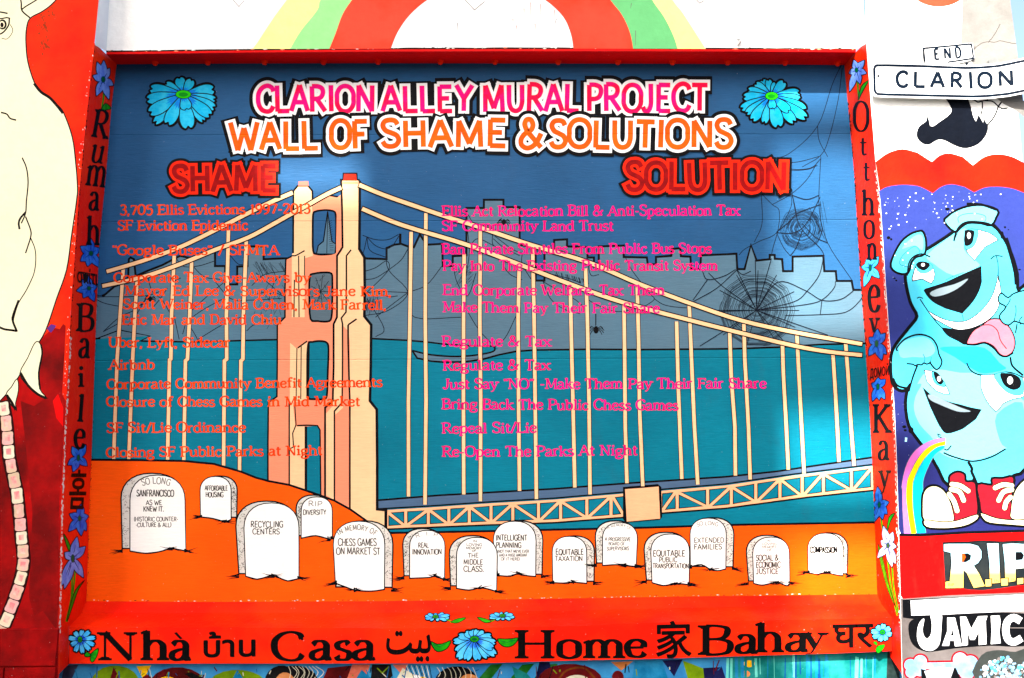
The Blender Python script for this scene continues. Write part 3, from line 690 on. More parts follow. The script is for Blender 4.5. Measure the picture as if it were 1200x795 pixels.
for (s,) in HG:
    q = [(x+rr.uniform(-.35, .35), y) for x, y in T(s)]
    P = Paint('painted_hanger', panel, board); P.line(q, 5.6, INK); P.line(q, 4.0, CREAM); P.build()
P = Paint('painted_bridge_tower', panel, board)
def blob(s, m, w=2.2, sm_=0):
    q = T(s); 
    if sm_: q = sm(q, sm_, True)
    P.fill(q, m); P.line(q, w, INK, closed=True)
def ln(s, w=1.8, sm_=0, m=None): P.line(T(s), w, m or INK, smooth=sm_)
# salmon mass of the far leg and the cross beams
blob("343,300 335,304 334,340 334,372 325,381 325,420 324.5,465 314.5,472 314,520 314,566 339,569 372,581 392,588 412,600 412,300 402,232 385,229 366,238 360,300", SALMON, 2)
P.fill(T("344,224 349,218 361,218 366,224 366.5,300 357,303 357,372 342,372 342,300 343,296"), CREAM)
P.line(T("343.5,297 344,224 349,218 361,218 366,224 366.5,240"), 2.2, INK)
P.fill(T("350,213 361,212.5 362,218 349.5,218"), B('faded_red', (226, 120, 105)))
P.fill(T("340,402 348,409 360,400 361,468 343,472 346,500 358,500 358,575 339,569"), CREAM)
ln("339,470 339,569", 1.8); ln("345,328 344.5,372", 1.4); ln("350,300 350.5,372", 1.4); ln("342,300 346,300 350,298 357,294", 1.6); ln("348,408 347,470", 1.2); ln("353,406 352.5,468", 1.2)
ln("357,300 357,325", 1.2); ln("345,468 347,498 343,508 344,524 340,526", 1.4); ln("349,408 360,400", 1.8)
# openings
SKY2 = SKYB
def opening(s, m, w=2.4): q = sm(T(s), 3, True); P.fill(q, m); P.line(q, w, INK, closed=True)
opening("367,252 370,248 380,246.5 390,247.5 393.5,252 394,270 393.5,292 391,297 381,298.5 371,298 367,294 366.5,272", SKY2)
P.fill(T("384,248 379,283 373,288 371,297 392,297.5 393,286 388,283"), GREYB); ln("384,248 379,283 373,288 371,297", 1.4); ln("384,248 389,283 393,286", 1.2); ln("384,250 383,297", .8)
for k in range(14): P.line([(384+k*.2, 262+k*2.4), (389+k*.15, 258+k*2.7)], .4, INK)
opening("363,325 368,321 380,319.5 388.5,321 389.5,330 389.5,350 388.5,372 384,377 372,376.5 364,374 362.5,350", B('web_grey', (88, 104, 112)))
for k in range(60):
    a = rr.uniform(0, math.tau); r = rr.uniform(2, 22); x, y = 376+r*math.cos(a)*.5, 345+r*math.sin(a)
    P.line([(x, y), (x+rr.uniform(-5, 5)*.6, y+rr.uniform(-6, 6)*.6)], .4, INK)
for a in range(0, 360, 40): P.line([(376, 342), (376+12*math.cos(math.radians(a)), 342+19*math.sin(math.radians(a)))], .6, INK)
opening("361,405 366,401 376,400 383,402 385,410 384,440 383,464 378,468 368,468 361,465 360,440", TEAL)
P.line(T("361.5,404 360.5,466"), 3.2, INK)
P.fill(T("358.5,500 372,499.5 375,504 375.5,540 376,583 358.5,577"), TEAL); ln("348,499 359,498.5 372,499 375,504 375.5,540 376,583", 1.8); ln("358.5,500 358.5,577", 3)
# near leg
P.fill(T("400,212 421,212 421.5,250 421,292 427,302 427.5,340 427,371 435,381 434.5,430 433.5,470 441.5,480 442,540 442,597 452,598 452,623 440,620 411,600 411,588 392,586 381,580 381,486 390,476 391,381 395,374 395,302 401,294"), CREAM)
P.fill(T("401,381 408,388 410,400 410,472 410,600 392,588 391,500 392,487 402,478"), SALMON)
P.fill(T("395,232 400,228 401,292 395,300 394,296"), SALMON)
ln("421.5,212 421.5,250 421,292 427,302 427.5,340 427,371 435,381 434.5,430 433.5,470 441.5,480 442,540 442,597 452,598 452,623", 3.2)
ln("400,212 401,250 401.5,290 395,300 395,340 395,372 391,380 391,430 390,470 381,478 381,582", 2.4)
ln("421.5,211 399.5,211 400,220", 2.2); ln("411.5,293 406,300 406,340 405.5,366 400,373 401.5,380 401.5,430 401,472 392,482 392,587", 1.9)
ln("408,381 408,400 409,440 410,470 410,600", 2.2); ln("418,374 408,381", 2)
P.fill(T("402,212 402.5,203.5 418,203.5 418.5,212"), RED); P.line(T("402,211.5 402.5,203.5 418,203.5 418.5,211.5"), 1.8, INK)
P.fill(T("401,213 420.5,213 420.5,216 401,216"), SALMON)
P.build('cream and salmon bridge tower with two legs, red caps and cross beams')
for s in ("421,217 450,229 490,243 525,255 560,266 618,286 690,308 750,333.5 812,357 869,376 933,390 1010,403.5",
          "424.5,245 460,260 490,270 546.6,287 610.7,311 671,334.4 731,355 802.6,374 870,391 933,406 971,412.5 1010,416.5",
          "343,226 320,236 290,250.5 252,270 210.6,290 167,306 125,318.5",
          "400,220 382,228.5 360,241 343,250 320,263 290,279 252,293 210.6,310 167,325 120,335.5"):
    P = Paint('painted_cable', panel, board); q = sm(T(s), 4); P.line(q, 7.4, INK, w2=6.6, ext=1); P.line(q, 4.6, CREAM, w2=4.2); P.build()
# ------------------------------------------------------------------ hill
P = Paint('painted_hill', panel, board)
ridge = T("98,539 110,539 165,539.5 215.6,540.5 251,544 281.8,552.8 300,560 314.7,564 339,568.5 373,580 392,587 411,597.5 430,611 450.6,621 458,624.8 560,623 650,621 760,618.5 860,615.3 960,613.6 1030,612.4")
P.fill(ridge+[(1035, 712), (95, 716)], HILL); P.line(ridge, 2.6, INK)
P.build('orange ground of the cemetery')
# a faded square patch round the last stone
def stone(label, x0, x1, top, base, side, sd, lines, z=None):
    P = Paint('painted_tombstone', panel, board)
    xb0, xb1 = base[0][0], base[-1][0]
    cx = (x0+x1)/2; sh = top+(x1-x0)*.46
    def arch(ax0, ax1, t, yb0, yb1, b0, b1):
        c = (ax0+ax1)/2; r = (ax1-ax0)/2; h = (x1-x0)*.46; q = [(b0, yb0)]
        for i in range(15):
            a = math.pi*(1-i/14); q.append((c+r*(abs(math.cos(a))**.86)*(1 if math.cos(a) > 0 else -1), t+h-h*math.sin(a)**.9))
        return q+[(b1, yb1)]
    if side < 0: q = arch(x0-sd, x1-2, top-2.2, base[0][1]-3, base[0][1]-3, xb0-sd+1.5, x1-3)
    else: q = arch(x0+2, x1+sd, top-.5, base[-1][1]-3, base[-1][1]-2.5, x0+3, xb1+sd-.5)
    P.fill(q, STONEG); P.line(q, 1.7, INK, closed=True)
    for k in range(70):
        y = rr.uniform(top+6, base[0][1]-5)
        if side < 0: xa = rr.uniform(-sd+1, -1); P.line([(interp([(top, x0+8), (sh, x0), (base[0][1], xb0)], y)+xa, y), (interp([(top, x0+8), (sh, x0), (base[0][1], xb0)], y)+xa+rr.uniform(-3, 3), y+rr.uniform(-2.5, 2.5))], .45, DIM)
        else: xa = rr.uniform(1, sd-1); P.line([(interp([(top, x1-8), (sh, x1), (base[-1][1], xb1)], y)+xa, y), (interp([(top, x1-8), (sh, x1), (base[-1][1], xb1)], y)+xa+rr.uniform(-3, 3), y+rr.uniform(-2.5, 2.5))], .45, DIM)
    q = arch(x0, x1, top, base[0][1], base[-1][1], xb0, xb1)+base[1:-1][::-1]
    P.fill(q, STONE); P.line(q, 1.25, INK, closed=True)
    P.line(sm(base, 3), 1.7, INK)
    for bx, by in (base[0], base[-1], base[len(base)//2]):
        for k in range(7):
            a = rr.uniform(-.5, .6); d = -1 if (bx < cx and bx == base[0][0]) else 1
            if (bx, by) == base[len(base)//2]: d = rr.choice((-1, 1))
            ox = bx+(sd*side if (side > 0) == (d > 0) and (bx, by) != base[len(base)//2] else 0)
            L_ = rr.uniform(6, 15); P.line([(ox-d*2, by+rr.uniform(-3, 2)), (ox+d*L_*.5, by+a*4), (ox+d*L_, by+a*L_*.6+rr.uniform(-1, 1))], 1.3, INK, w2=.2)
    for ln_ in lines:
        s, tx0, tx1, ty0, ty1 = ln_[:5]; m = {'f': FAINT, 'd': DIM, 'k': INK}[ln_[5] if len(ln_) > 5 else 'd']; bend = ln_[6] if len(ln_) > 6 else 0
        h = ty1-ty0; w = max(.5, min(1.0, h*.15))
        w *= 1.45 if m is INK else 1.1
        text(P, s, tx0, ty1, tx1, ty1, h, m, w, w, serif=False, jit=.3, bend=bend)
    P.build('painted tombstone reading '+label)
stone('SO LONG SAN FRANCISCO AS WE KNEW IT', 152.4, 217, 557, T("152.4,646 170,648.7 186,647 200.5,643 208,644 218,646"), -1, 10.5,
 [('SO LONG', 167, 199, 562, 569.5, 'f', 2.5), ('SANFRANCISCO', 160, 204, 574.5, 582), ('AS WE', 171, 190, 586.5, 592), ('KNEW IT.', 168, 192, 593.5, 599.5), ('(HISTORIC COUNTER-', 157, 209, 606, 611), ('-CULTURE & ALL)', 159, 201, 612.7, 617.7)])
stone('AFFORDABLE HOUSING', 234.5, 271, 558.5, T("235,606 250,608 264,611.5 271,609"), 1, 7, [('AFFORDABLE', 240, 267, 569.5, 575), ('HOUSING', 241, 262, 577, 582.8)])
stone('RIP DIVERSITY', 353, 389.5, 582.5, T("353,631 370,628 385.5,632 389.5,631"), -1, 6, [('RIP', 361, 378, 587.5, 593.5, 'f'), ('DIVERSITY', 355, 382.6, 597.5, 603.3)])
stone('RECYCLING CENTERS', 286, 350.5, 589.6, T("288,675.5 301.5,679 320,675 337,681 350.5,678"), -1, 9.5, [('RECYCLING', 293.6, 332, 611, 618.3), ('CENTERS', 296, 328, 619.8, 626.2)])
stone('IN MEMORY OF CHESS GAMES ON MARKET ST', 390.6, 451, 611, T("393,683.6 405,688 416.6,692 435,693 450.6,691"), 1, 9.5, [('IN MEMORY OF', 397, 440, 622, 628, 'f', 7), ('CHESS GAMES', 396, 441.5, 631.5, 639.8), ('ON MARKET ST', 394, 446, 642, 650)])
stone('R.I.P. REAL INNOVATION', 480, 521.5, 621.7, T("480,678 502.7,677 510,675.5 521,680"), -1, 8, [('R. I. P.', 487, 515, 626.5, 631, 'f', 3), ('REAL', 490, 502.7, 636.3, 642), ('INNOVATION', 483, 517.7, 643.9, 650)])
stone('INTELLIGENT PLANNING', 578, 628.2, 611, T("583.5,674.7 598,675.5 607,672.7 618,675 627.8,675.8"), 1, 8, [('INTELLIGENT', 581, 618, 627, 633.6), ('PLANNING', 581, 611, 635.8, 642), ("(NOT THAT WE'VE EVER", 583, 620, 644.6, 647.8), ('HAD A HUGE AMOUNT', 585, 618, 649.2, 652.3), ('OF IT HERE)', 587, 609, 653.7, 657)])
stone('IN LOVING MEMORY OF THE MIDDLE CLASS', 535, 582.8, 630, T("535,689.7 549.7,691.8 562.6,689 572,690.5 582,693.5"), -1, 8.5, [('IN', 554, 559, 632.8, 635.4, 'd'), ('LOVING', 546.5, 565, 636.8, 640, 'd'), ('MEMORY', 546, 564.5, 641, 643.8, 'd'), ('OF', 553, 558, 644.8, 646.8, 'd'), ('THE', 548, 561, 648.4, 653.4), ('MIDDLE', 543, 566, 655.8, 661.6), ('CLASS.', 543, 567, 663.6, 670)])
stone('EQUITABLE TAXATION', 647, 687.5, 628.7, T("647.7,683 660,683.6 670.6,682.5 687.7,684"), 1, 9, [('EQUITABLE', 651, 684, 643.7, 650.3), ('TAXATION', 650, 683, 651.8, 657.6)])
stone('A PROGRESSIVE BOARD OF SUPERVISORS', 706, 747, 612.7, T("706,663 722,662 732,663 745.5,664.4"), -1, 8.5, [('IN MEMORY OF', 711, 739, 618, 621, 'f', 4), ('A PROGRESSIVE', 708.7, 739, 630, 634.2), ('BOARD OF', 713, 732, 635.7, 639.3), ('SUPERVISORS', 711, 737, 641, 645)])
stone('SO LONG EXTENDED FAMILIES', 808.5, 851, 607.4, T("809,664.4 822,662 833,668 842,669 850.5,667"), 1, 9, [('SO LONG', 817, 841, 613, 617.5, 'f', 2), ('EXTENDED', 813, 848.5, 630.4, 636), ('FAMILIES', 813, 846, 637.8, 644)])
stone('EQUITABLE PUBLIC TRANSPORTATION', 762.6, 808, 626, T("764,683 777.5,686.5 792,684 807.5,685.4"), -1, 8, [('EQUITABLE', 765, 802.8, 645, 652), ('PUBLIC', 772, 793.6, 653.2, 659), ('TRANSPORTATION', 764.7, 807, 660.6, 666)])
stone('SOCIAL AND ECONOMIC JUSTICE', 882, 925, 629.6, T("883,684 892.5,686 901,684.5 910.6,683 922,686.7 925.5,684.4"), -1, 7.5, [('IN', 898, 903, 632.8, 635.2, 'f'), ('LOVING', 893, 910, 636.2, 638.8, 'f'), ('MEMORY', 893, 910, 639.8, 642.4, 'f'), ('OF', 899, 904, 643.6, 645.8, 'f'), ('SOCIAL &', 885.7, 912.4, 650.5, 657), ('ECONOMIC', 885.7, 914.6, 658.6, 665.4), ('JUSTICE', 886, 912.4, 666.6, 672.8)])
stone('COMPASSION in faint letters', 946.4, 988, 625, T("947,671.5 958,673 967,671 978,673.5 987.5,675"), 1, 5.5, [('COMPASSION', 949, 981, 641.2, 648, 'k')])
# ------------------------------------------------------------------ lettering
TT = [('CLARION', 300, 440, 131, 101), ('ALLEY', 446.5, 555, 131, 100.5), ('MURAL', 565, 679, 131, 100), ('PROJECT', 686.5, 830, 131, 100)]
T2 = [('WALL', 268.5, 374, 177, 144, 174.5), ('OF', 386, 432.5, 174, 141), ('SHAME', 446, 594.5, 172.5, 141), ('&', 608, 638, 174, 140), ('SOLUTIONS', 643, 858.5, 173.5, 141.5)]
def title(sets, layers):
    first = {}
    objs = [Paint('title_word', panel, board) for _ in sets]
    for ext, ww, mm in layers:
        for P, it in zip(objs, sets):
            s, x0, x1, yb, yt = it[:5]; y1 = it[5] if len(it) > 5 else yb
            text(P, s, x0, yb, x1, y1, yb-yt, mm, ww, ww, serif=False, ext=ext, jit=.5)
    for P, it in zip(objs, sets): P.build('title word '+it[0])
title(TT, ((5.4, 21, INK), (3, 12.6, WHITE), (0, 5.6, PINK))); title(T2, ((5.4, 21, INK), (3, 12.8, WHITE), (0, 6, TORANGE)))
title([('SHAME', 201.5, 325, 224.5, 194.5), ('SOLUTION', 733, 922.5, 223, 191)], ((6, 18, INK), (3.4, 12, TRED), (0, 5.4, DRED)))
ROWS = [("3,705 Ellis Evictions 1997-2013", 140, 364, 252, 250.5), ("SF Eviction Epidemic", 138, 291, 270, 270), ("\u201cGoogle Buses\u201d / SFMTA", 131, 327, 299, 299), ("Corporate Tax Give-Aways by", 133, 364, 331, 331),
 ("Mayor Ed Lee & Supervisors Jane Kim,", 146, 459, 346.5, 347), ("Scott Weiner, Malia Cohen, Mark Farrell,", 144, 453, 362, 363), ("Eric Mar and David Chiu", 143, 330, 380.5, 380), ("Uber, Lyft, Sidecar", 127, 270, 407, 407),
 ("Airbnb", 128, 181.5, 433.5, 433), ("Corporate Community Benefit Agreements", 125, 448, 456, 453.5), ("Closure of Chess Games in Mid Market", 124, 422, 476.5, 476), ("SF Sit/Lie Ordinance", 125, 288, 507, 506.5), ("Closing SF Public Parks at Night", 124, 378, 536, 533.5)]
def rows(ROWS, cap, m, sh, word_):
    for s, x0, x1, ya, yb in ROWS:
        P = Paint('list_line', panel, board)
        text(P, s, x0, ya, x1, yb, cap, m, 2.4, 1.55, jit=.3)
        P.build(word_+' line reading '+s)
rows(ROWS, 11.4, LORANGE, B('list_shadow', (120, 40, 20)), 'orange')
ROWS = [("Ellis Act Relocation Bill & Anti-Speculation Tax", 518, 867, 253.5, 252.5), ("SF Community Land Trust", 518, 719, 271, 270.5), ("Ban Private Shuttles From Public Bus Stops", 518, 834, 298, 297), ("Pay Into The Existing Public Transit System", 519, 841, 317.5, 317),
 ("End Corporate Welfare. Tax Them", 519, 779, 346, 346), ("Make Them Pay Their Fair Share", 519, 773, 366, 367), ("Regulate & Tax", 518, 646, 406, 406), ("Regulate & Tax", 519, 645, 434, 433.5), ("Just Say \u201cNO\u201d -Make Them Pay Their Fair Share", 519, 898, 456, 455),
 ("Bring Back The Public Chess Games", 518, 795, 479.5, 481), ("Repeal Sit/Lie", 518, 629, 508, 507), ("Re-Open The Parks At Night", 518, 747, 535.5, 533.5)]
rows(ROWS, 11.8, MAGENTA, B('list_purple', (120, 30, 90)), 'magenta')
# ------------------------------------------------------------------ flowers
def petal(P, cx, cy, tx, ty, w, mats, outline=1.6, notch=True, bl=.45):
    d = Vector((tx-cx, ty-cy)); L = d.length; d.normalize(); n = Vector((-d.y, d.x)); c = Vector((cx, cy))
    def pt(a, b): q = c+d*L*a+n*w*b; return (q.x, q.y)
    q = [pt(.08, -.12), pt(.35, -.34), pt(.68, -.5), pt(.9, -.42), pt(1.0, -.18)]
    q += ([pt(.93, 0)] if notch else [pt(1.04, 0)])+[pt(1.0, .18), pt(.9, .42), pt(.68, .5), pt(.35, .34), pt(.08, .12)]
    q = sm(q, 3, True); m1, m2, ink = mats
    P.fill(q, m1); P.line(q, outline, ink, closed=True)
    if bl:
        P.fill([pt(.1, -.1), pt(.28, -.24), pt(bl, -.2), pt(bl-.08, -.05), pt(bl+.08, 0), pt(bl-.08, .08), pt(bl, .2), pt(.28, .24), pt(.1, .1)], m2)
def daisy(name, surf, par, cx, cy, tips, w, mats, cr, label, outline=1.6, green=None, notch=True):
    P = Paint(name, surf, par)
    for tx, ty, k in tips: petal(P, cx, cy, tx, ty, w*k, mats, outline*2.2, notch)
    for tx, ty, k in tips: petal(P, cx, cy, tx, ty, w*k*.9, mats, outline*.75, notch)
    g1, g2 = green or (GREEN, DGREEN)
    P.ell(cx, cy, cr[0]+.8, cr[1]+.8, mats[2]); P.ell(cx, cy, cr[0], cr[1], g1); P.ell(cx, cy+.3, cr[0]*.62, cr[1]*.55, g2)
    P.build(label); return P
BM = (CYAN, PBLUE, INK)
daisy('painted_flower', panel, board, 215, 111, [(210, 91, 1), (225, 93.5, .9), (194, 98, .8), (181, 145, .9), (176, 104, 1.1), (172, 117, 1.1), (175, 133, 1.2), (251, 105, 1.2), (253, 117, .8), (252, 127, 1), (239, 143, .8), (247, 136, 1.1), (196, 146, 1.2), (221, 151, 1.4), (219, 129, 1.1)], 14, BM, (8.8, 4.6), 'big pale blue flower at the upper left of the board')
daisy('painted_flower', panel, board, 904, 113, [(893, 94, .9), (900, 93.5, .8), (885, 98, .9), (909, 97, .8), (919, 96, 1), (876, 106, 1), (871, 114, 1), (937, 109, 1.1), (938, 117, 1), (868, 128, 1), (874, 133.5, .9), (944, 130, 1.3), (945, 139, 1.1), (881, 141.5, 1.1), (931, 144, 1.1), (895, 145, .9), (912, 149.5, 1.4), (925, 131, 1), (905, 128, .9)], 12.5, BM, (7.2, 4.4), 'big pale blue flower at the upper right of the board')
# ================================================================== frame lettering and flowers
FB = FR('petal_blue', (48, 92, 205), c2=(70, 130, 225), c2scale=30); FB2 = FR('petal_light', (98, 130, 220), c2=(130, 165, 235), c2scale=30); FB3 = FR('petal_sky', (85, 175, 232), c2=(110, 200, 240), c2scale=40)
FD = FR('petal_deep', (22, 50, 140)); FG = FR('leaf', (60, 165, 40), c2=(40, 130, 40), c2scale=30); FDG = FR('flower_eye', (20, 90, 50))
def star(surf, cx, cy, tips, w, m, label, stem=None, leaf=None, er=(2.2, 3.4), er_rot=0):
    P = Paint('painted_flower', surf, frame)
    for s in stem or []: P.line(T(s), 1.8, FG, smooth=4)
    for s in leaf or []:
        q = sm(T(s), 3, True); P.fill(q, FG); P.line(q, 1, FR_BLACK, closed=True)
    for pas in (0, 1):
        for tx, ty in tips:
            d = Vector((tx-cx, ty-cy)); L = d.length; d.normalize(); n = Vector((-d.y, d.x)); c = Vector((cx, cy))
            q = sm([tuple(c+d*L*a+n*w*b) for a, b in ((.05, -.2), (.35, -.48), (.62, -.46), (.86, -.2), (1, 0), (.86, .2), (.62, .46), (.35, .48), (.05, .2))], 2, True)
            if pas == 0: P.line(q, 2.0, FR_BLACK, closed=True)
            else:
                P.fill(q, m); P.line([tuple(c+d*L*.15), tuple(c+d*L*.62)], 1.3, FD, w2=.3)
    P.ell(cx, cy, er[0]+.6, er[1]+.6, FD, rot=er_rot); P.ell(cx, cy, er[0], er[1], FDG, rot=er_rot)
    P.build(label)
star(jambL, 120.3, 93, [(113.5, 73), (121, 71), (128, 80), (132.5, 100), (127, 116), (112.5, 112), (108.5, 89)], 8, FB2, 'blue star flower at the top of the left jamb', ["120,97 121,112 119,126"], ["118,129 123,121 130,127 124,129"])
star(jambL, 106, 297, [(105, 279), (116, 291), (116, 313), (102, 312), (94, 306), (94, 289)], 9, FB, 'blue star flower under the letter h on the left jamb', er=(2.4, 2.8))
star(jambL, 103.5, 338, [(103, 324), (113, 336), (110, 353), (97, 349), (89.5, 341), (96, 328)], 8, FB, 'blue star flower above the letter B on the left jamb', er=(2.3, 2.4))
star(jambL, 91, 537, [(84, 524), (100, 522), (94.5, 528), (101.5, 546), (85, 553), (79, 545)], 8, FB, 'blue star flower below the letter e on the left jamb', er=(1.8, 3.6))
star(jambL, 92.5, 608, [(95, 591), (103, 605), (100.5, 622), (94.5, 628), (80, 623), (81, 603)], 8.5, FB, 'dark blue star flower under the Korean word', er=(1.8, 3.2))
star(jambL, 84.5, 655, [(89.5, 630), (99.5, 641), (97, 677), (75, 690), (72, 686), (75.5, 648)], 9.5, FB2, 'tall lilac blue flower with long stems at the foot of the left jamb', ["84,664 83,700 77,729", "88,664 84,702 78,729"], ["74,626 80,636 84,650 79,644", "99,680 91,692 84,712 78,729 81,712 88,692"], er=(1.9, 4.5))
star(jambR, 1004.3, 82, [(1001, 70), (1013, 71), (1015.5, 86), (1008.5, 98), (996, 107), (995.5, 86)], 7, FB2, 'pale blue flower at the top of the right jamb', ["1005,88 1006,104 1007,117"], ["1018,94.5 1010,101 1006,117 1012,106"], er=(1.8, 2.8))
star(jambR, 1020.5, 314, [(1016, 304), (1030, 301), (1031, 326), (1020, 325), (1013, 336), (1010, 313)], 8, FB3, 'bright blue flower over the letter e on the right jamb', er=(1.5, 3.8))
star(jambR, 1028, 403, [(1029, 386), (1037.5, 391), (1039, 415), (1034, 422), (1018.5, 417), (1019, 396)], 8.5, FB, 'dark blue flower over the Russian word', er=(2, 4))
star(jambR, 1029.5, 453.5, [(1030, 443), (1038, 445), (1037.5, 468), (1031, 469), (1023, 470), (1022, 450)], 7.5, FB, 'dark blue flower under the Russian word', er=(1.8, 3.6))
star(jambR, 1031, 592, [(1029, 571), (1042, 589), (1040, 603), (1035, 609), (1025, 611), (1023.5, 590)], 8, FB, 'dark blue flower below the letter y on the right jamb', ["1032,600 1035,622 1038,640"], er=(1.8, 3.4))
FWH = FR('petal_white', (205, 222, 246), c2=(150, 180, 240), c2scale=35)
star(jambR, 1041.5, 640, [(1036, 617), (1047, 624), (1051, 641), (1050, 661), (1046, 665), (1029, 654), (1033, 634)], 8, FWH, 'pale white blue flower with long stems at the foot of the right jamb', ["1040,650 1045,690 1052,722", "1046,664 1048,690 1053,718"], ["1049,602 1042,607 1040,626 1044,612", "1029,638 1034,650 1044,692 1050,712 1040,690 1031,656"], er=(1.7, 3))
def letter(P, ch, x0, x1, yt, yb, wv, m, lowx=True, tilt=0, serif=True, wh=None):
    if isinstance(P, tuple) or callable(P): own = P; P = Paint('painted_letter', own, frame)
    else: own = None
    wv *= 1.22; yt += wv*.22; yb -= wv*.1
    caps = 6.5 if (ch in 'umaeonvrs') else (10 if ch not in 'ty' else (8.6 if ch == 't' else 9.4))
    adv = GP[ch][0]; mx = 0.8; k = (x1-x0)/(adv-2*mx+1.0); a = x0-(mx-.5)*k; b = a+adv*k
    base = yb if ch != 'y' else yt+(yb-yt)*6.5/9.5
    text(P, ch, a, base-tilt, b, base+tilt, (yb-yt)/caps*10 if ch != 'y' else (yb-yt)/9.5*10, m, wv, wh or wv*.5, serif=serif, jit=0)
    if own: P.build()
for ch, x0, x1, yt, yb, w in (('R', 107, 124, 128, 162, 3.6), ('u', 105, 119, 169, 191, 3), ('m', 100, 122, 194, 219, 3.2), ('a', 104, 115, 225, 247, 3.2), ('h', 101, 116, 252, 288, 3.4), ('B', 90, 109, 355, 389, 3.8), ('a', 92, 104, 397, 420, 3.6), ('l', 90, 96.5, 461, 495, 3.6), ('e', 86, 98, 503, 526, 3.6)):
    letter(jambL, ch, x0, x1, yt, yb, w, FR_BLACK, tilt=1.6 if ch in 'Rum' else .3)
letter(jambL, 'i', 91, 98, 428, 454, 3.4, FR_BLACK)
P = Paint('painted_lettering', jambL, frame)
word(P, '\u03c3\u03c0\u03af\u03c4\u03b9', 90, 114, 313, 331, FR_BLACK, rise=-4, bold=.25); P.build('small Greek word on the left jamb')
P = Paint('painted_lettering', jambL, frame)
word(P, '\ud648', 79.5, 99, 551, 597, FR_BLACK, bold=.3, shear=3); P.build('Korean word on the left jamb')
for ch, x0, x1, yt, yb, w in (('O', 1001, 1018, 118, 154, 3.2), ('t', 1008, 1016, 161, 182, 2.6), ('t', 1012, 1019.5, 190, 212, 2.6), ('h', 1011, 1025, 221, 253, 3.2), ('o', 1013, 1025, 258, 280, 3), ('n', 1017, 1028, 285, 305, 3), ('e', 1018, 1031, 334, 366, 3.8), ('v', 1020, 1030, 372, 390, 2.8), ('K', 1024, 1043, 473, 508, 3.8), ('a', 1030, 1042, 517, 540, 3.4), ('y', 1031, 1043, 551, 580, 3)):
    letter(jambR, ch, x0, x1, yt, yb, w, FR_BLACK)
P = Paint('painted_lettering', jambR, frame)
word(P, '\u0414\u041e\u041c\u041e\u0419', 1020, 1042, 429.5, 446, FR_BLACK, rise=4, bold=.2); P.build('small Russian word on the right jamb')
def big(s, xs, yt, yb, wv=7, wh=3, xh=None):
    for ch, (x0, x1), a, b in zip(s, xs, yt, yb): letter(apron, ch, x0, x1, a, b, wv, FR_BLACK, wh=wh)
big('Nha', [(117, 159.5), (166.5, 197), (200, 223)], [739.5, 737.5, 750], [774.5, 774.5, 774.5])
P = Paint('grave_accent', apron, frame)
P.fill(T("204,742 207,741 214,748.5 211,749.5"), FR_BLACK)
big('Casa', [(319, 356), (364, 388), (393, 410.5), (414, 439)], [739, 750, 750, 750], [775, 774.3, 774.3, 774.3])
big('Home', [(605, 648), (654, 680), (685, 731), (733, 756.5)], [737, 749, 749, 748.5], [772.3, 772.3, 772, 771])
big('Bahay', [(821, 858), (863, 887), (886.5, 917.5), (922, 946), (942, 967)], [731.5, 743, 728, 741.5, 740], [768.3, 766.5, 765.3, 764.5, 767.5])
P.build()
for s, a, lab in (('\u0e1a\u0e49\u0e32\u0e19', (239, 299, 741, 770.5), 'Thai'), ('\ufe96\ufef4\ufe91', (453, 504.5, 740, 776), 'Arabic'), ('\u5bb6', (769, 810, 728.5, 771.5), 'Chinese'), ('\u0918\u0930', (976, 1023, 732.5, 760), 'Hindi')):
    P = Paint('painted_lettering', apron, frame); word(P, s, *a, FR_BLACK, bold=.55, rise=1.0); P.build(lab+' word painted in black on the sill front')
FM = (FB3, FB, FR_BLACK)
def ring(cx, cy, rx, ry, n, ph=0, j=.1): return [(cx+rx*math.cos(t)*(1+rr.uniform(-j, j)), cy+ry*math.sin(t)*(1+rr.uniform(-j, j)), 1) for t in (ph+i*math.tau/n for i in range(n))]
daisy('painted_flower', apron, frame, 94, 749.5, ring(97, 752, 16, 14, 10, .3), 6.5, FM, (2.3, 3.2), 'blue daisy at the left end of the sill front', 1.0, (FG, FDG))
P = Paint('painted_leaf', apron, frame)
for s in ("106,774 107,766 115,760 114,768 109,776", "99,768 102,764 107,768 102,770"): q = sm(T(s), 3, True); P.fill(q, FG); P.line(q, 1, FR_BLACK, closed=True)
for s in ("505,752 512,755 520,754 528.5,751 524,760 514,764 508,760", "583,749 592,749 600,748.5 607.5,748 602,756 594,758.5 587,756"):
    q = sm(T(s), 3, True); P.fill(q, FG); P.line(q, 1.2, FR_BLACK, closed=True)
P.line(T("507,755 515,758 524,754"), .7, FDG); P.line(T("586,751 594,753 604,750"), .7, FDG)
for s in ("1026,762 1029,757 1037,755.5 1034,762 1029,766", "1023,753 1027,752 1028,757"): q = sm(T(s), 3, True); P.fill(q, FG); P.line(q, .8, FR_BLACK, closed=True)
P.build('green leaves beside the sill front flowers')
daisy('painted_flower', apron, frame, 556, 749, [(531, 752, 1), (537, 745, 1), (545, 741, 1), (552, 738.5, 1), (560, 738, 1), (568, 741, 1.1), (576, 745, 1), (581, 753, 1), (534, 764, 1.2), (536, 772, 1.2), (546, 774, 1.2), (560, 774, 1.3), (572, 771, 1.2), (581, 768, 1.2), (578, 760, 1.2)], 9, FM, (5, 3.2), 'large blue dahlia in the middle of the sill front', 1.2, (FG, FDG))
daisy('painted_flower', apron, frame, 1034, 741, ring(1033, 742, 12, 10.5, 8, .2), 7, FM, (3, 2.6), 'blue daisy at the right end of the sill front', 1.0, (FG, FDG))
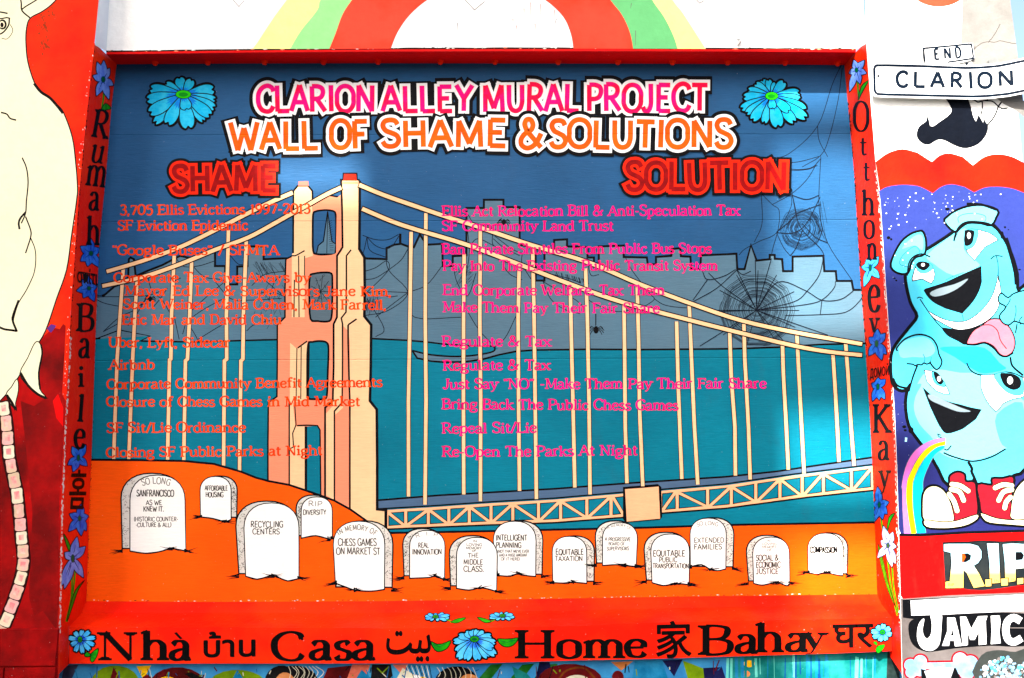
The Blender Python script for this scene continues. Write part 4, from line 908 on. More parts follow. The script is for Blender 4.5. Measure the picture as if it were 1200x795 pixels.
daisy('painted_flower', sillA, frame, 510.5, 723.6, ring(512, 724, 15, 4.6, 10, .2), 4.5, FM, (3.2, 1.8), 'small flat blue flower on the sill, left of the pair', .8, (FG, FDG), False)
daisy('painted_flower', sillA, frame, 589, 722.6, ring(588, 723, 14, 4.8, 10, .2), 4.5, FM, (3.2, 1.8), 'small flat blue flower on the sill, right of the pair', .8, (FG, FDG), False)
P = Paint('painted_leaf', sillA, frame)
for s in ("529,729 536,725.5 546,724.3 540,729 533,731", "559,724.5 566,725 576,729 568,730.5"): q = sm(T(s), 3, True); P.fill(q, FG); P.line(q, .8, FR_BLACK, closed=True)
P.line(T("522,726 528,729 529,731"), 1, FG); P.line(T("576,729 580,727"), 1, FG); P.build('small green leaves on the sill')
# worn edges: bare plaster showing along the arrises
CHIP = WL('bare_plaster', (238, 232, 220), var=.05, rough=.8); CHIPD = WL('dark_edge', (40, 26, 20), var=.2, rough=.8)
def chips(surf, par, name, tab, y0, y1, n, dx0, dx1, m, kind_lab, vert=True, smax=1.6):
    P = Paint(name, surf, par, cyc=30)
    for _ in range(n):
        y = rr.uniform(y0, y1); x = interp(tab, y)+rr.uniform(dx0, dx1); r = rr.uniform(.35, smax); 
        ax, ay = (r*.55, r*1.5) if vert else (r*1.6, r*.5)
        k = rr.randint(5, 8)
        q = [(ax*math.cos(t*math.tau/k)*rr.uniform(.5, 1.3), ay*math.sin(t*math.tau/k)*rr.uniform(.5, 1.3)) for t in range(k)]
        P.fill([((x+a), (y+b)) if vert else (y+a, x+b) for a, b in q], m)
    P.build(kind_lab, kind='stuff')
chips(jambL, frame, 'chipped_edge', OL, 395, 740, 260, .3, 1.8, CHIP, 'flaked pale edge of the left jamb'); chips(jambL, frame, 'chipped_edge', OL, 60, 400, 90, .3, 1.2, CHIPD, 'dark worn edge of the left jamb', smax=1.1)
chips(wall, left_wall, 'chipped_edge', OL, 60, 740, 120, -4, -.3, CHIP, 'flaked paint beside the left jamb', smax=.8)
chips(jambR, frame, 'chipped_edge', OR, 200, 735, 300, -1.9, -.3, CHIP, 'flaked pale edge of the right jamb', smax=1.3); chips(wall, right_wall, 'chipped_edge', OR, 180, 725, 240, .3, 2.6, CHIP, 'flaked pale edge of the right pier', smax=1.8)
chips(jambR, frame, 'cracked_edge', IR, 120, 420, 170, .2, 1.6, CHIPD, 'dark gap between board and right jamb', smax=1.6); chips(jambR, frame, 'cracked_edge', IR, 420, 700, 60, .2, 1.2, CHIPD, 'thin dark gap low on the right jamb', smax=1.0)
chips(panel, board, 'edge_grime', IL, 90, 700, 150, -.1, 1.2, CHIPD, 'thin dark edge along the left of the board', smax=.8)
IX = [(x, y) for x, y in SI]
P = Paint('edge_grime', panel, board, cyc=40)
for _ in range(170):
    x = rr.uniform(102, 1027); y = interp(SI, x)-rr.uniform(.2, 1.6); r = rr.uniform(.4, 1.6); P.fill([(x-r, y), (x, y-r*.4), (x+r*1.4, y), (x, y+r*.4)], rr.choice((CHIP, HILL, CHIPD, SALMON)))
P.build('flecks along the foot of the board', kind='stuff')
P = Paint('chipped_edge', lintel, upper_wall, cyc=40)
P.fill([(x, y-1.0+rr.uniform(-.3, .2)) for x, y in sm(LT, 12)]+[(x, y+.7) for x, y in sm(LT, 12)][::-1], CHIPD)
for _ in range(160):
    x = rr.uniform(126, 1002); y = interp(LT, x)-rr.uniform(-.5, 1.2); r = rr.uniform(.4, 2.2); P.fill([(x-r, y), (x, y-r*.5), (x+r*1.8, y), (x, y+r*.3)], rr.choice((CHIP, CHIPD, CHIPD, SALMON)))
P.build('dark ragged edge along the bottom of the upper wall', kind='stuff')
# ================================================================== upper wall: rainbow arch
P = Paint('painted_rainbow', lintel, upper_wall)
YEL = WL('pastel_yellow', (244, 240, 164)); PGR = WL('pastel_green', (160, 222, 150)); PGR2 = WL('pastel_green_right', (118, 190, 128)); PRD = WL('pastel_red', (248, 92, 78), c2=(240, 80, 66), c2scale=4)
def arc(pts1, pts2, m): P.fill(sm(pts1, 4)+sm(pts2, 4)[::-1], m)
B0 = T("296,57.5 303,48 320,22 338,-2 366,-34"); B1 = T("340,57.5 353,36 372,12 377,-2 405,-36"); B2 = T("386,57.5 393,40 402,16 414,-2 440,-40"); B3 = T("458,57.2 466,38 480,18 501,0 525,-12 562,-20")
arc(B0, B1, YEL); arc(B1, B2, PGR); arc(B2, T("458,57.2 466,38 480,18 501,0 525,-12 562,-20 562,-60"), PRD)
R0 = T("672,57.2 669,40 660,20 640,1 615,-12 562,-20 562,-60"); R1 = T("742,57.3 738,38 729,18 715,0 690,-34"); R2 = T("794,57.4 789,42 778,20 764,0 745,-34"); R3 = T("827,57.6 812,34 799,14 788,0 768,-34")
arc(R0, R1, PRD); arc(R1, R2, PGR2); arc(R2, R3, YEL)
P.build('pastel rainbow arch in red, green and yellow')
P = Paint('paint_drips', lintel, upper_wall)
for x, y, h in ((622, 3, 20), (633, 5, 12), (614, 10, 6), (650, 12, 10), (601, 22, 4), (605, 30, 5), (627, 28, 8)): P.line([(x, y), (x+.3, y+h)], 1.0, WL('drip_red', (214, 120, 110)), w2=.3)
for s in ("536,27 535.5,38", "652,22 650,30", "745,36 744.5,54", "740,4 739,10"): P.line(T(s), .9, WL('pencil', (110, 108, 104)), w2=.4)
P.line(T("545,0 556,12 568,2"), .9, MATS['wall_pencil']); P.line(T("816,0 820,4 825,1"), .9, MATS['wall_pencil']); P.line(T("273,0 280,8 286,1"), .7, MATS['wall_pencil'])
P.build('pencil marks and red drips on the upper wall')
P = Paint('painted_red_disc', wall, right_wall); P.ell(1100, -22, 38, 30, PRD, 40); P.build('bottom of a red disc at the top edge of the right pier')
# small hook on the upper wall
hk = lintel(866, 50); v = []; f = []
for k in range(9):
    a = k/8*math.pi*1.1; c = hk+Vector((.014*math.sin(a)*0.6-.004, -.004-.02*math.sin(a), .014-.028*k/8))
    for j in range(6): t = j*math.tau/6; v.append(c+Vector((math.cos(t)*.0045, 0, math.sin(t)*.0045)))
for k in range(8):
    for j in range(6): f.append((6*k+j, 6*k+(j+1) % 6, 6*k+6+(j+1) % 6, 6*k+6+j))
tag(mesh('wall_hook', v, f, WWHITE), 'small white painted hook on the upper wall above the right flower', 'hook')
# ================================================================== right pier painting
SH = dict(); KW = lambda n, c, **k: WL(n, tuple(v*.93 for v in c), **k)
SCAL = KW('scallop_red', (226, 64, 26), c2=(212, 46, 20), c2scale=2.5, c2soft=.2); PURP = KW('purple_blue', (52, 64, 128), zfade=(wall(1100, 560).z, wall(1100, 240).z, (34, 36, 84)), c2=(48, 58, 120), c2scale=3, specks=.8)  # violet darkens downwards, a shade band put into the colour
WINK = KW('ink', (8, 9, 12), var=.15, specks=.2); KS = KW('silhouette', (8, 13, 22), var=.2, specks=.35)
P = Paint('painted_scallops', wall, right_wall)
rx = [(interp(OR, y), y) for y in range(190, 632, 12)]
top = sm(T("1026,190 1040,180 1057,175 1075,179"), 4)+sm(T("1092,190 1102,182 1113,180 1128,184"), 4)+sm(T("1140,194 1154,184 1170,181 1186,184 1200,191"), 4)
P.fill(top+T("1215,185 1215,230")+[(1031, 226)], SCAL)
lo = sm(T("1030,224 1040,219 1057,216.7 1075,218 1085,222"), 4)+sm(T("1093,226.4 1103,219 1115,216 1130,219"), 4)+sm(T("1141.5,225.5 1154,220 1170,219 1186,221 1200,226"), 4)
P.fill(lo+T("1220,226 1220,622 1198,622.6 1130,624 1056,627")+[(interp(OR, y)+.4, y) for y in range(620, 225, -12)], PURP)
P.build('red scalloped band over a violet blue ground')
P = Paint('painted_silhouette', wall, right_wall)
P.fill(sm(T("1106,113 1113.5,124.6 1114,133 1100,143.7 1094,148 1090,147.7"), 3)+T("1087.3,134.6")+sm(T("1085,142.7 1077,148.7 1074,158.8 1079,167 1088,170 1098,164.5 1106,164.5 1120.5,171.5 1132.6,174 1146.6,169 1156,158 1158,148 1155,143"), 3)+T("1153,138 1152,144 1150,140 1146.6,134.6 1143.6,142.7 1140.6,137 1138,126 1133.6,113"), KS)
for s, w in (("1157,147 1163,140 1167,133 1170,125 1175,118", 1.8), ("1154,118 1163,119 1169,124 1174,127.5 1181,127", 1.6), ("1140,116 1146,120 1150.7,119 1151,128 1149,136", 1.6), ("1150,119 1158,117", 1.4)): P.line(T(s), w, KS, smooth=3)
P.build('black silhouette of an upside down animal with twig feet under the street sign')
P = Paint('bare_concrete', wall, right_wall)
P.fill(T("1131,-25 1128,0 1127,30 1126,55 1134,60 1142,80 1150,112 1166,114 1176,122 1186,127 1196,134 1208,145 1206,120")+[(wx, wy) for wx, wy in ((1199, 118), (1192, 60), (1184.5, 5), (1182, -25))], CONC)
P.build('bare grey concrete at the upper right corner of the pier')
P = Paint('wall_crack', wall, right_wall)
for s in ("1030,52 1060,51.5 1090,52 1126,51.5", "1142,57 1150,51 1160,49 1164,50 1172,48 1180,50 1191,51", "1158,50 1163,44 1168,36 1172,28", "1143,54 1141,60", "1128,53 1142,57"): P.line([(x+rr.uniform(-.3, .3), y+rr.uniform(-.5, .5)) for x, y in sm(T(s), 4)], .7, KW('crack', (70, 64, 60)))
P.build('thin cracks in the upper part of the right pier')
# --- cartoon figure
A = Z(1020, 200, 5.678); Bz = Z(1020, 320, 5.678); C = Z(1020, 440, 5.678); D = Z(1040, 540, 6.1125)
LB = KW('figure_blue', (96, 188, 206), c2=(80, 176, 200), c2scale=3, c2soft=.2, var=.03); LB2 = KW('figure_shade', (64, 168, 200), var=.04); LW = KW('figure_pale', (122, 200, 214), var=.02); WT = KW('eye_white', (250, 250, 250), var=.02)
GREYH = KW('nose_highlight', (118, 132, 138)); TONG = KW('tongue', (224, 124, 134), c2=(214, 108, 122), c2scale=8)
Fg = Paint('painted_figure', wall, right_wall)
body = T("1046,418 1052,404 1067,385 1076.4,371 1069,355 1064,335 1063,320 1067.5,305.7 1076,297.7 1085,295 1104.5,283 1120,272 1126,264 1136,260 1154,261.6 1164.4,267 1175,281 1183.8,300 1190,321.5 1192.6,343 1215,340 1215,500 1200,548 1186,556 1185,566 1165,568 1144.7,568 1140,552 1138,564 1112,567 1101,549 1090.5,531.6 1078,515.7 1066.7,498 1063,471.7 1066.7,449 1060,456 1051.7,454 1046.4,443")
q = sm(body, 3, True); Fg.line(q, 8, WINK, closed=True); Fg.fill(q, LB)
Fg.fill(sm(T("1069,470 1074,452 1085,436 1100,433 1125,437 1150,440 1200,470 1200,505 1175,528 1140,540 1112,536 1095,525 1078,505"), 3, True), LW)
Fg.fill(sm(C("290,80 340,60 300,140 290,230 330,330 420,430 370,440 300,330 262,230"), 3, True), LB); Fg.fill(sm(C("840,260 1010,180 1010,450 900,480 850,400"), 3, True), LB)
Fg.fill(sm(A("560,420 640,390 620,520 700,600 720,640 560,700 420,620 380,560"), 3, True), LW)
Fg.fill(sm(Bz("460,500 600,490 760,500 860,600 900,640 760,670 680,640 560,560"), 3, True), LB2)
Fg.fill(sm(Bz("200,470 320,425 400,450 430,520 380,560 280,560 200,560"), 3, True), LW)
Fg.line(sm(A("900,450 935,560 965,680 972,760"), 3), 5, WINK)
def S_(z, s, w=1.3, m=None, k=4): Fg.line(z(s), w, m or WINK, smooth=k)
S_(Bz, "180,520 175,500 230,440 320,410 400,430 440,480 455,540 475,590 460,630 435,642 405,610 395,590", 2); S_(Bz, "395,600 375,607 355,600 340,612 315,610 300,618 280,608 240,604", 1.8); S_(Bz, "355,600 362,570 350,540", .8); S_(Bz, "398,600 405,560", .8)
S_(Bz, "312,616 280,700 255,790", 2.2); S_(Bz, "150,700 180,750 250,770", 2.6); S_(Bz, "310,170 325,162 350,170", 1.2); S_(Bz, "330,175 380,250 440,330 475,365", 1.2)
for s, m in (("", None),):
    nose = sm(A("365,790 500,745 620,690 735,640"), 3)+sm(Bz("738,60 720,120 680,190 610,268"), 3)+sm(Bz("500,235 430,200 385,160 358,118"), 3); Fg.fill(nose, WINK); Fg.line(nose, 1.2, WINK, closed=True)
Fg.fill(sm(Bz("395,135 450,105 560,75 650,38 600,90 520,135 430,158"), 3, True), GREYH)
S_(A, "500,730 560,700 620,680", .8)
teeth = sm(Bz("380,252 420,300 470,330 560,375 640,375 720,350 800,300 850,230 868,130 848,0"), 3)+sm(Bz("840,60 815,140 770,215 710,275 640,318 560,325 480,305 420,275"), 3)
Fg.fill(teeth, WT); Fg.line(teeth, 1.2, WINK, closed=True); S_(Bz, "608,268 620,318", .8)
m_ = sm(Bz("475,365 560,378 640,380 720,358"), 3)+sm(Bz("680,390 640,475 580,450 520,420 490,390"), 3); Fg.fill(m_, WINK); Fg.line(m_, 1.2, WINK, closed=True)
t_ = sm(Bz("640,468 680,390 740,350 800,308 870,312 930,370 962,450 950,520 905,555 860,540 820,490 760,462 690,475"), 3, True); Fg.fill(t_, TONG); Fg.line(t_, 1.5, WINK, closed=True); S_(Bz, "690,370 740,350 800,348 845,385 865,450 905,505", 1); S_(Bz, "890,335 900,350", .8)
S_(Bz, "640,476 700,478 760,466 820,500 860,545 905,556 950,530", 2.4); S_(A, "800,590 830,568 880,572", 1.4); S_(A, "838,572 850,640 848,790", 1)
hnd = sm(Bz("850,165 872,135 915,165 960,135 1060,130 1060,330 990,330 955,322 920,347 880,332 858,285 900,228 858,200"), 3, True); Fg.fill(hnd, LB); Fg.line(hnd, 1.8, WINK, closed=True); S_(Bz, "900,228 925,190 930,170", 1.2); S_(Bz, "955,320 968,260 965,215", 1); S_(Bz, "1000,345 990,320 1010,290", 1.2)
S_(Bz, "930,560 945,620 1015,682", 2.4); S_(Bz, "975,340 965,400", 1.6); S_(Bz, "640,600 660,640 690,665 740,680 820,678 880,662 940,665 1020,700", 1.8)
# ears
e_ = sm(A("560,400 500,340 520,310 560,280 640,248 740,238 838,268 830,310 800,358 740,345 650,342 600,370"), 3, True)
Fg.line(e_, 5.5, WINK, closed=True); Fg.fill(e_, LW); Fg.line(sm(A("590,350 582,318 610,295 680,285 755,298 768,325 755,345"), 3), .7, WINK); Fg.line(A("640,222 740,228 838,262"), 3, WINK, smooth=3)
e_ = sm(A("355,550 362,470 345,415 320,412 270,430 210,480 160,570 143,640 190,678 245,675 265,610 300,570"), 3, True)
Fg.line(e_, 5.5, WINK, closed=True); Fg.fill(e_, LB); Fg.fill(sm(A("345,530 350,450 320,425 260,460 210,520 250,510 300,500"), 3, True), LW); Fg.line(sm(A("245,642 195,622 215,565 290,505 325,530 322,550"), 3), .7, WINK)
S_(A, "245,700 255,620 285,575 340,555 398,575", 1.8); S_(A, "555,470 570,410 600,365 650,342 740,345 800,362 860,410", 2.2); S_(A, "660,350 600,375 560,460", .8)
Fg.build('pale blue grinning cartoon figure with a second face on its belly')
def eye(label, white, iris, pup, gl, extra=()):
    E_ = Paint('painted_eye', wall, right_wall)
    q = white; E_.fill(q, WT); E_.line(q, 1.1, WINK, closed=True)
    if iris:
        E_.fill(iris, LB); E_.line(iris, .7, WINK, closed=True)
    E_.fill(pup, WINK); E_.ell(gl[0], gl[1], gl[2], gl[3], WT, 12)
    E_.build(label)
eye('right eye of the upper face', A("630,400")+sm(A("720,395 800,420 850,462"), 3)+sm(A("760,510 692,598"), 3)+sm(A("640,540 625,460"), 3), sm(A("632,400 715,396 712,450 690,500 660,522 630,520"), 2, True), sm(A("632,402 688,400 688,440 678,480 655,500 630,498 626,450"), 3, True), (1135.4, 276.3, 2.2, 3.8))
eye('left eye of the upper face', sm(A("300,640 320,620 400,630 428,690 405,752 345,722 280,735 285,690"), 2, True), sm(A("300,645 320,610 400,620 415,650 380,680 330,680"), 2, True), sm(A("305,630 330,605 380,612 395,635 360,665 325,655"), 3, True), (1081.6, 310.6, 2.2, 2))
eye('left eye of the belly face', sm(Bz("358,648 405,652 450,672 490,735")+C("525,125 440,105 375,40"), 2), sm(Bz("405,660 440,665 490,725 495,760 440,745 415,710"), 2, True), sm(Bz("420,658 450,668 485,722 462,745 432,712"), 3, True), (1100.3, 444.2, 2.2, 3.2))
eye('right eye of the belly face', sm(Bz("735,680 820,676 900,662 1030,700")+C("1040,130 950,158 880,190 835,242 770,165 738,90"), 2), sm(Bz("822,678 900,660 1015,700")+C("1015,125 940,128 880,90 840,40"), 2, True), sm(C("862,-10 900,-15 960,-5 1000,30 995,80 950,98 900,75 875,40"), 3, True), (1183.5, 446, 3.4, 4.6))
E_ = Paint('painted_nose', wall, right_wall)
q = sm(C("350,85 400,130 450,150 520,178 600,198 660,215 735,230"), 3)+sm(C("700,290 640,335 600,360 510,385 470,350 440,295 400,210"), 3)
E_.fill(q, WINK); E_.line(q, 1.2, WINK, closed=True); E_.fill(sm(C("382,132 420,132 500,170 600,215 668,240 600,244 540,228 450,190 400,165"), 3, True), GREYH)
E_.line(sm(C("485,515 560,545 680,572 800,545 900,490"), 4), 2, WINK); E_.line(sm(C("480,418 455,408 448,392 470,400"), 3), 1.2, WINK); E_.line(sm(C("490,490 512,497 538,468"), 3), 1.6, WINK)
E_.line(C("650,575 675,620 672,640 690,680 710,730"), 3.4, WINK, smooth=3); E_.build('dark nose and lip lines of the belly face')
R_ = Paint('painted_rainbow', wall, right_wall)
o1 = C("500,415 430,425 350,460 280,520 230,620 205,750")+D("105,200 108,350 118,522"); o2 = C("500,437 430,455 370,490 310,560 260,660")+D("140,150 133,260 148,400 168,523"); o3 = C("498,465 440,480 380,530 330,600 290,690")+D("180,200 183,350 208,520"); o4 = C("486,490 430,530 390,600 355,690")+D("255,200 253,350 277,517")
for a, b_, m in ((o1, o2, KW('rainbow_pink', (214, 116, 184))), (o2, o3, KW('rainbow_yellow', (232, 210, 14))), (o3, o4, KW('rainbow_cyan', (30, 186, 210)))): R_.fill(sm(a, 3)+sm(b_, 3)[::-1], m)
for a in (o1, o2, o3, o4): R_.line(sm(a, 3), .7, KW('rainbow_outline', (90, 90, 110)))
R_.build('narrow rainbow pouring from the belly mouth')
SHR = KW('shoe_red', (138, 36, 44), var=.08); SHC = KW('shoe_cream', (250, 236, 190), var=.04)
def shoe(label, red, toe, sole, laces):
    P = Paint('painted_shoe', wall, right_wall)
    for s, m in ((red, SHR), (toe, SHC), (sole, SHC)):
        q = sm(s, 3, True); P.line(q, 4.2, WINK, closed=True)
    for s, m in ((red, SHR), (toe, SHC), (sole, SHC)):
        q = sm(s, 3, True); P.fill(q, m); P.line(q, 1.3, WINK, closed=True)
    for a, b_, c in laces:
        P.line([a, b_, c], 7.4, WINK, smooth=3, ext=1.6); P.line([a, b_, c], 5.4, SHC, smooth=3, ext=1)
        for p in (a, c): P.ell(p[0], p[1], 2.6, 2.6, SHC, 10)
    P.build(label)
shoe('left red sneaker of the cartoon figure', D("440,210 445,160 448,110 500,82 550,100 560,150 622,155 635,230 642,385 560,420 470,438 460,350 430,260"), D("262,425 250,330 256,240 290,192 345,182 400,212 440,275 465,350 470,436 360,438"), D("265,425 390,438 500,428 640,385 642,420 580,458 500,478 400,486 280,476"), [(D("460,170")[0], D("520,180")[0], D("578,218")[0]), (D("455,205")[0], D("515,225")[0], D("545,285")[0]), (D("440,240")[0], D("475,290")[0], D("498,360")[0])])
shoe('right red sneaker of the cartoon figure', D("750,130 820,128 895,116 900,180 885,300 888,420 780,412 680,378 662,300 645,172 745,176"), D("1000,150 930,190 895,270 884,350 888,415 1010,415"), D("672,375 780,412 900,425 1010,424 1010,466 880,460 730,445 682,412"), [(D("890,180")[0], D("830,172")[0], D("770,195")[0]), (D("890,208")[0], D("830,225")[0], D("795,285")[0]), (D("880,262")[0], D("850,295")[0], D("838,340")[0])])
P = Paint('paint_dots', wall, right_wall)
for z, s in ((A, "512,257,16,9 550,262,8,6 120,448,12,11 138,458,8,8 895,378,8,7 918,394,5,4 875,430,12,26 160,718,9,5 172,732,8,6 950,600,12,30 992,660,9,5"), (C, "225,343,14,10 232,366,11,8 270,365,18,22")):
    for t in s.split():
        x, y, a, b_ = (float(v) for v in t.split(',')); p = z(f'{x},{y}')[0]; P.ell(p[0], p[1], a/5.678, b_/5.678, WINK, 10)
P.line(C("238,415 235,442"), 2.4, KW('pale_drop', (170, 225, 245))); P.build('black ink dots scattered round the cartoon figure')
P = Paint('paint_spatter', wall, right_wall, cyc=30)
for _ in range(90):
    x, y = rr.choice(((1045, 232), (1070, 230), (1053, 260), (1112, 234), (1140, 236), (1060, 300), (1100, 250))); x += rr.gauss(0, 9); y += rr.gauss(0, 9); r = rr.uniform(.25, .9)
    if x > interp(OR, y)+2 and y > 226: P.ell(x, y, r*1.2, r, WT, 6)
P.build('fine white paint spatter on the violet ground', kind='stuff')
# --- R.I.P band
RB = KW('rip_red', (226, 18, 6), c2=(206, 14, 6), c2scale=4, dirt=.35, specks=.3); SLATE = KW('slate', (24, 30, 33), var=.15, c2=(36, 40, 40), c2scale=9); zr = wall(1150, 672).z
TWO = KW('letter_fade', (168, 208, 218), zfade=(wall(1150, 674).z, wall(1150, 662).z, (212, 178, 108)), var=.05)
P = Paint('painted_red_band', wall, right_wall)
P.fill([(interp(OR, y)+.4, y) for y in range(626, 702, 6)]+T("1058,702 1110,698 1160,696 1215,694 1215,621 1198,622.6 1130,624 1100,626"), RB); P.line(T("1054,627 1080,627.3 1130,624.3 1198,622.3 1215,621"), 3, WINK); P.build('bright red band under the cartoon figure')
P = Paint('painted_inscription', wall, right_wall)
P.fill(T("1104.5,636 1135,635 1150,634 1175,635 1215,633 1215,684 1190,687 1170,690 1152,692 1137,691.5 1128,690 1108,691 1106,660"), SLATE); P.line(T("1104.5,636 1135,635 1150,634 1175,635 1215,633"), 1.2, WINK)
def blk(s, m): q = T(s); P.line(q, 2.2, WINK, closed=True); P.fill(q, m)
for s in ("1106,638 1113,637.5 1137,637.5 1146,640 1150,646 1150,654 1146,660 1141,663 1147,672 1154,687 1141,689 1133,672 1129,668 1129,689 1108,689.5 1108,682 1113,681.5 1115,660 1114,648 1106,646", "1156.5,637 1170,637 1171,660 1172,683 1160,684 1159.5,660", "1175,638 1186,637 1205,638 1215,643 1215,660 1200,666 1190,667 1190,681 1178,683 1177.5,660", "1154.5,679.5 1161.5,679 1161.5,687 1155,687.5", "1173,678.5 1181,678 1181,686 1173.5,686.5", "1192,678 1199,677.5 1199,684 1192,685"): blk(s, TWO)
for s in ("1127,649 1134,648.5 1138,651 1137,656 1132,659 1127,659", "1190,647 1197,647 1200,651 1198,656 1190,657"): P.fill(T(s), WINK)
P.fill(T("1127,649.5 1130,649.5 1131.5,653 1129,658 1127,658.5"), KW('dot_red', (240, 90, 40)))
for x, y in ((1111, 685.5), (1164.5, 681), (1184, 679.5)): text(P, 'RIP' if x < 1120 else 'IN', x, y+1.5, x+7, y+1.5, 3, WINK, .5, .5, serif=False, jit=0)
P.build('R.I.P lettering in pale blue and cream on a dark slab')
GC = KW('grey_concrete', (116, 110, 108), c2=(88, 82, 80), c2scale=4, var=.12, rough=.85, specks=.6, dirt=.4)
P = Paint('painted_inscription', wall, right_wall)
P.fill([(interp(OR, y)+.3, y) for y in range(701, 800, 8)]+T("1057,830 1215,830 1215,694 1160,696 1110,698 1060,702"), GC)
P.fill(T("1057.5,703 1215,696 1215,736 1160,738 1058,724"), WINK)
P.fill(T("1100,716 1215,712 1215,722 1100,723"), GC)
P.fill(T("1067,704 1130,700.5 1215,696 1215,715.5 1140,718.5 1102,720.5 1068,721.5"), WT)
P.fill(sm(T("1064.5,733 1070,726 1082,724 1090,722 1200,719 1210,752 1190,758 1160,757 1120,760 1100,763 1085,764 1072,758 1066,748"), 3, True), WINK)
P.fill(sm(T("1091,719 1103,719 1103,735 1101.5,752 1097,760 1089,763 1080,759.5 1075,750 1075,738 1078,729 1083,725.5 1081,738 1083,746 1087,748.5 1091,743 1092,732"), 3, True), WT)
P.fill(T("1104,757 1110,740 1110,724 1119,724 1123,740 1127,757 1119,757.5 1118,751 1113,751 1112,757"), WT); P.fill(T("1114,745 1117.5,745 1116,736.5"), WINK)
P.fill(T("1125,723 1132,723 1138,737 1146,722.5 1157,722 1155,728 1156,755 1147,756 1147,740 1142,750 1137,750 1134,741 1134,756 1128,757"), WT)
P.fill(T("1161,722 1171,721.5 1172.5,728 1171,740 1172.5,754 1161,755 1162,740"), WT)
P.line(sm(T("1196,728 1188,724 1181,728 1178.5,738 1181,749 1188,752.5 1197,748"), 4), 8.4, WT); P.line(T("1180,736 1215,736"), 1, GC)
P.build('white block letters JAMIC on black over grey concrete')
BON = KW('bone_blue', (108, 142, 170), c2=(134, 164, 186), c2scale=14, var=.12); BRD = KW('bone_red', (130, 30, 36))
P = Paint('painted_bone', wall, right_wall)
for ex, m in ((2.2, BRD), (0, BON)):
    for x, y, r in ((1067, 779.5, 7.5), (1078.5, 775, 7.5), (1078, 786, 7), (1068, 788, 7), (1125, 773, 8.5), (1137, 777, 9), (1133, 788, 9), (1126, 784, 7)): P.ell(x, y, r+ex, (r+ex)*.95, m, 20)
    P.fill([(1078, 777-ex), (1124, 776-ex), (1124, 782.5+ex), (1078, 784.5+ex)], m)
P.fill(T("1079,784 1086,786 1092,796 1080,800"), WINK); P.fill(T("1108,782 1120,783 1126,796 1116,798"), WINK); P.fill(T("1083,787 1100,781.5 1118,783 1112,800 1088,800"), KW('bone_grey', (190, 196, 200)))
P.build('pale blue bone outlined in dark red at the bottom')
P = Paint('painted_cloud', wall, right_wall, cyc=80)
P.fill(sm(T("1143,796 1150,768 1170,762 1190,764 1215,758 1215,800"), 3, True), KW('dark_stain', (50, 54, 52), var=.2))
for _ in range(240):
    a = rr.uniform(0, math.tau); r = 24*rr.random()**.6; x, y = 1178+r*math.cos(a)*1.25, 792+r*math.sin(a)*.95
    P.ell(x, y, *(rr.uniform(.6, 2.6),)*2, rr.choice((BON, BON, LB, GC, WT)), 8)
P.build('speckled pale blue cloud in the lower right corner', kind='stuff')
# ================================================================== left pier painting
DR = WL('dark_red', (172, 22, 10), c2=(96, 14, 8), c2scale=4, c2soft=.14, var=.14, specks=.3); DR2 = WL('brown_red', (104, 22, 12), c2=(150, 22, 12), c2scale=5, c2soft=.12, var=.16, specks=.35); SMUD = WL('smudge', (150, 62, 40), var=.3)
LINK = WL('line_ink', (20, 14, 10))
P = Paint('brushed_red', wall, left_wall)
def lx(y): return interp(OL, y)-.3
P.fill(T("-30,400 20,398 48,396 54,392 62,384 70,386 74,380")+[(lx(y)-5, y) for y in range(382, 470, 8)]+[(lx(y), y) for y in range(470, 800, 10)]+T("68,830 -30,830"), DR)
P.fill(T("24,470 40,476 52,468 60,474 68,464")+[(lx(y)-2, y) for y in range(470, 740, 10)]+T("66,738 50,716 40,722 34,700 38,600 30,520"), DR2)
P.fill(T("62,470 68,462 74,478 74,500 66,490"), WL('ember', (226, 40, 20))); P.fill(T("58,389 55,385 60,380 66,382 60,390"), WL('violet_dab', (90, 50, 120)))
P.build('dark red and brown brushwork on the lower part of the left wall')
P = Paint('smudge', wall, left_wall, cyc=20)
for _ in range(46):
    cx, cy, s = rr.choice(((47, 26, 7), (52, 36, 5), (52, 55, 5), (60, 16, 4))); x, y = cx+rr.gauss(0, s*.5), cy+rr.gauss(0, s*.8); P.fill([(x+rr.uniform(.4, 1.8)*math.cos(t), y+rr.uniform(.4, 2.2)*math.sin(t)) for t in (0, 1, 2, 3, 4, 5)], SMUD)
P.build('sooty smudge beside the painted horn', kind='stuff')
P = Paint('painted_creature', wall, left_wall)
hull = T("-60,-60 90,-30 64,1 50,12.6 35,21 30.5,33 29.7,50 32,73 40,98 48,108 58,114.5 66,123 74,133 84,161 88,191 90,217 89.5,232 83,277 77.4,316 66,349 52.5,388 38,412 25,435 12.6,455 1,468 -20,490 -60,500")
q = [hull[0]]+sm(hull[1:-1], 4)+[hull[-1]]
P.line(q[1:-1], 3.0, LINK); P.fill(q, CREAMW); P.line(sm(T("40,98 48,108 58,114.5 66,123 74,133"), 4), 3.4, LINK)
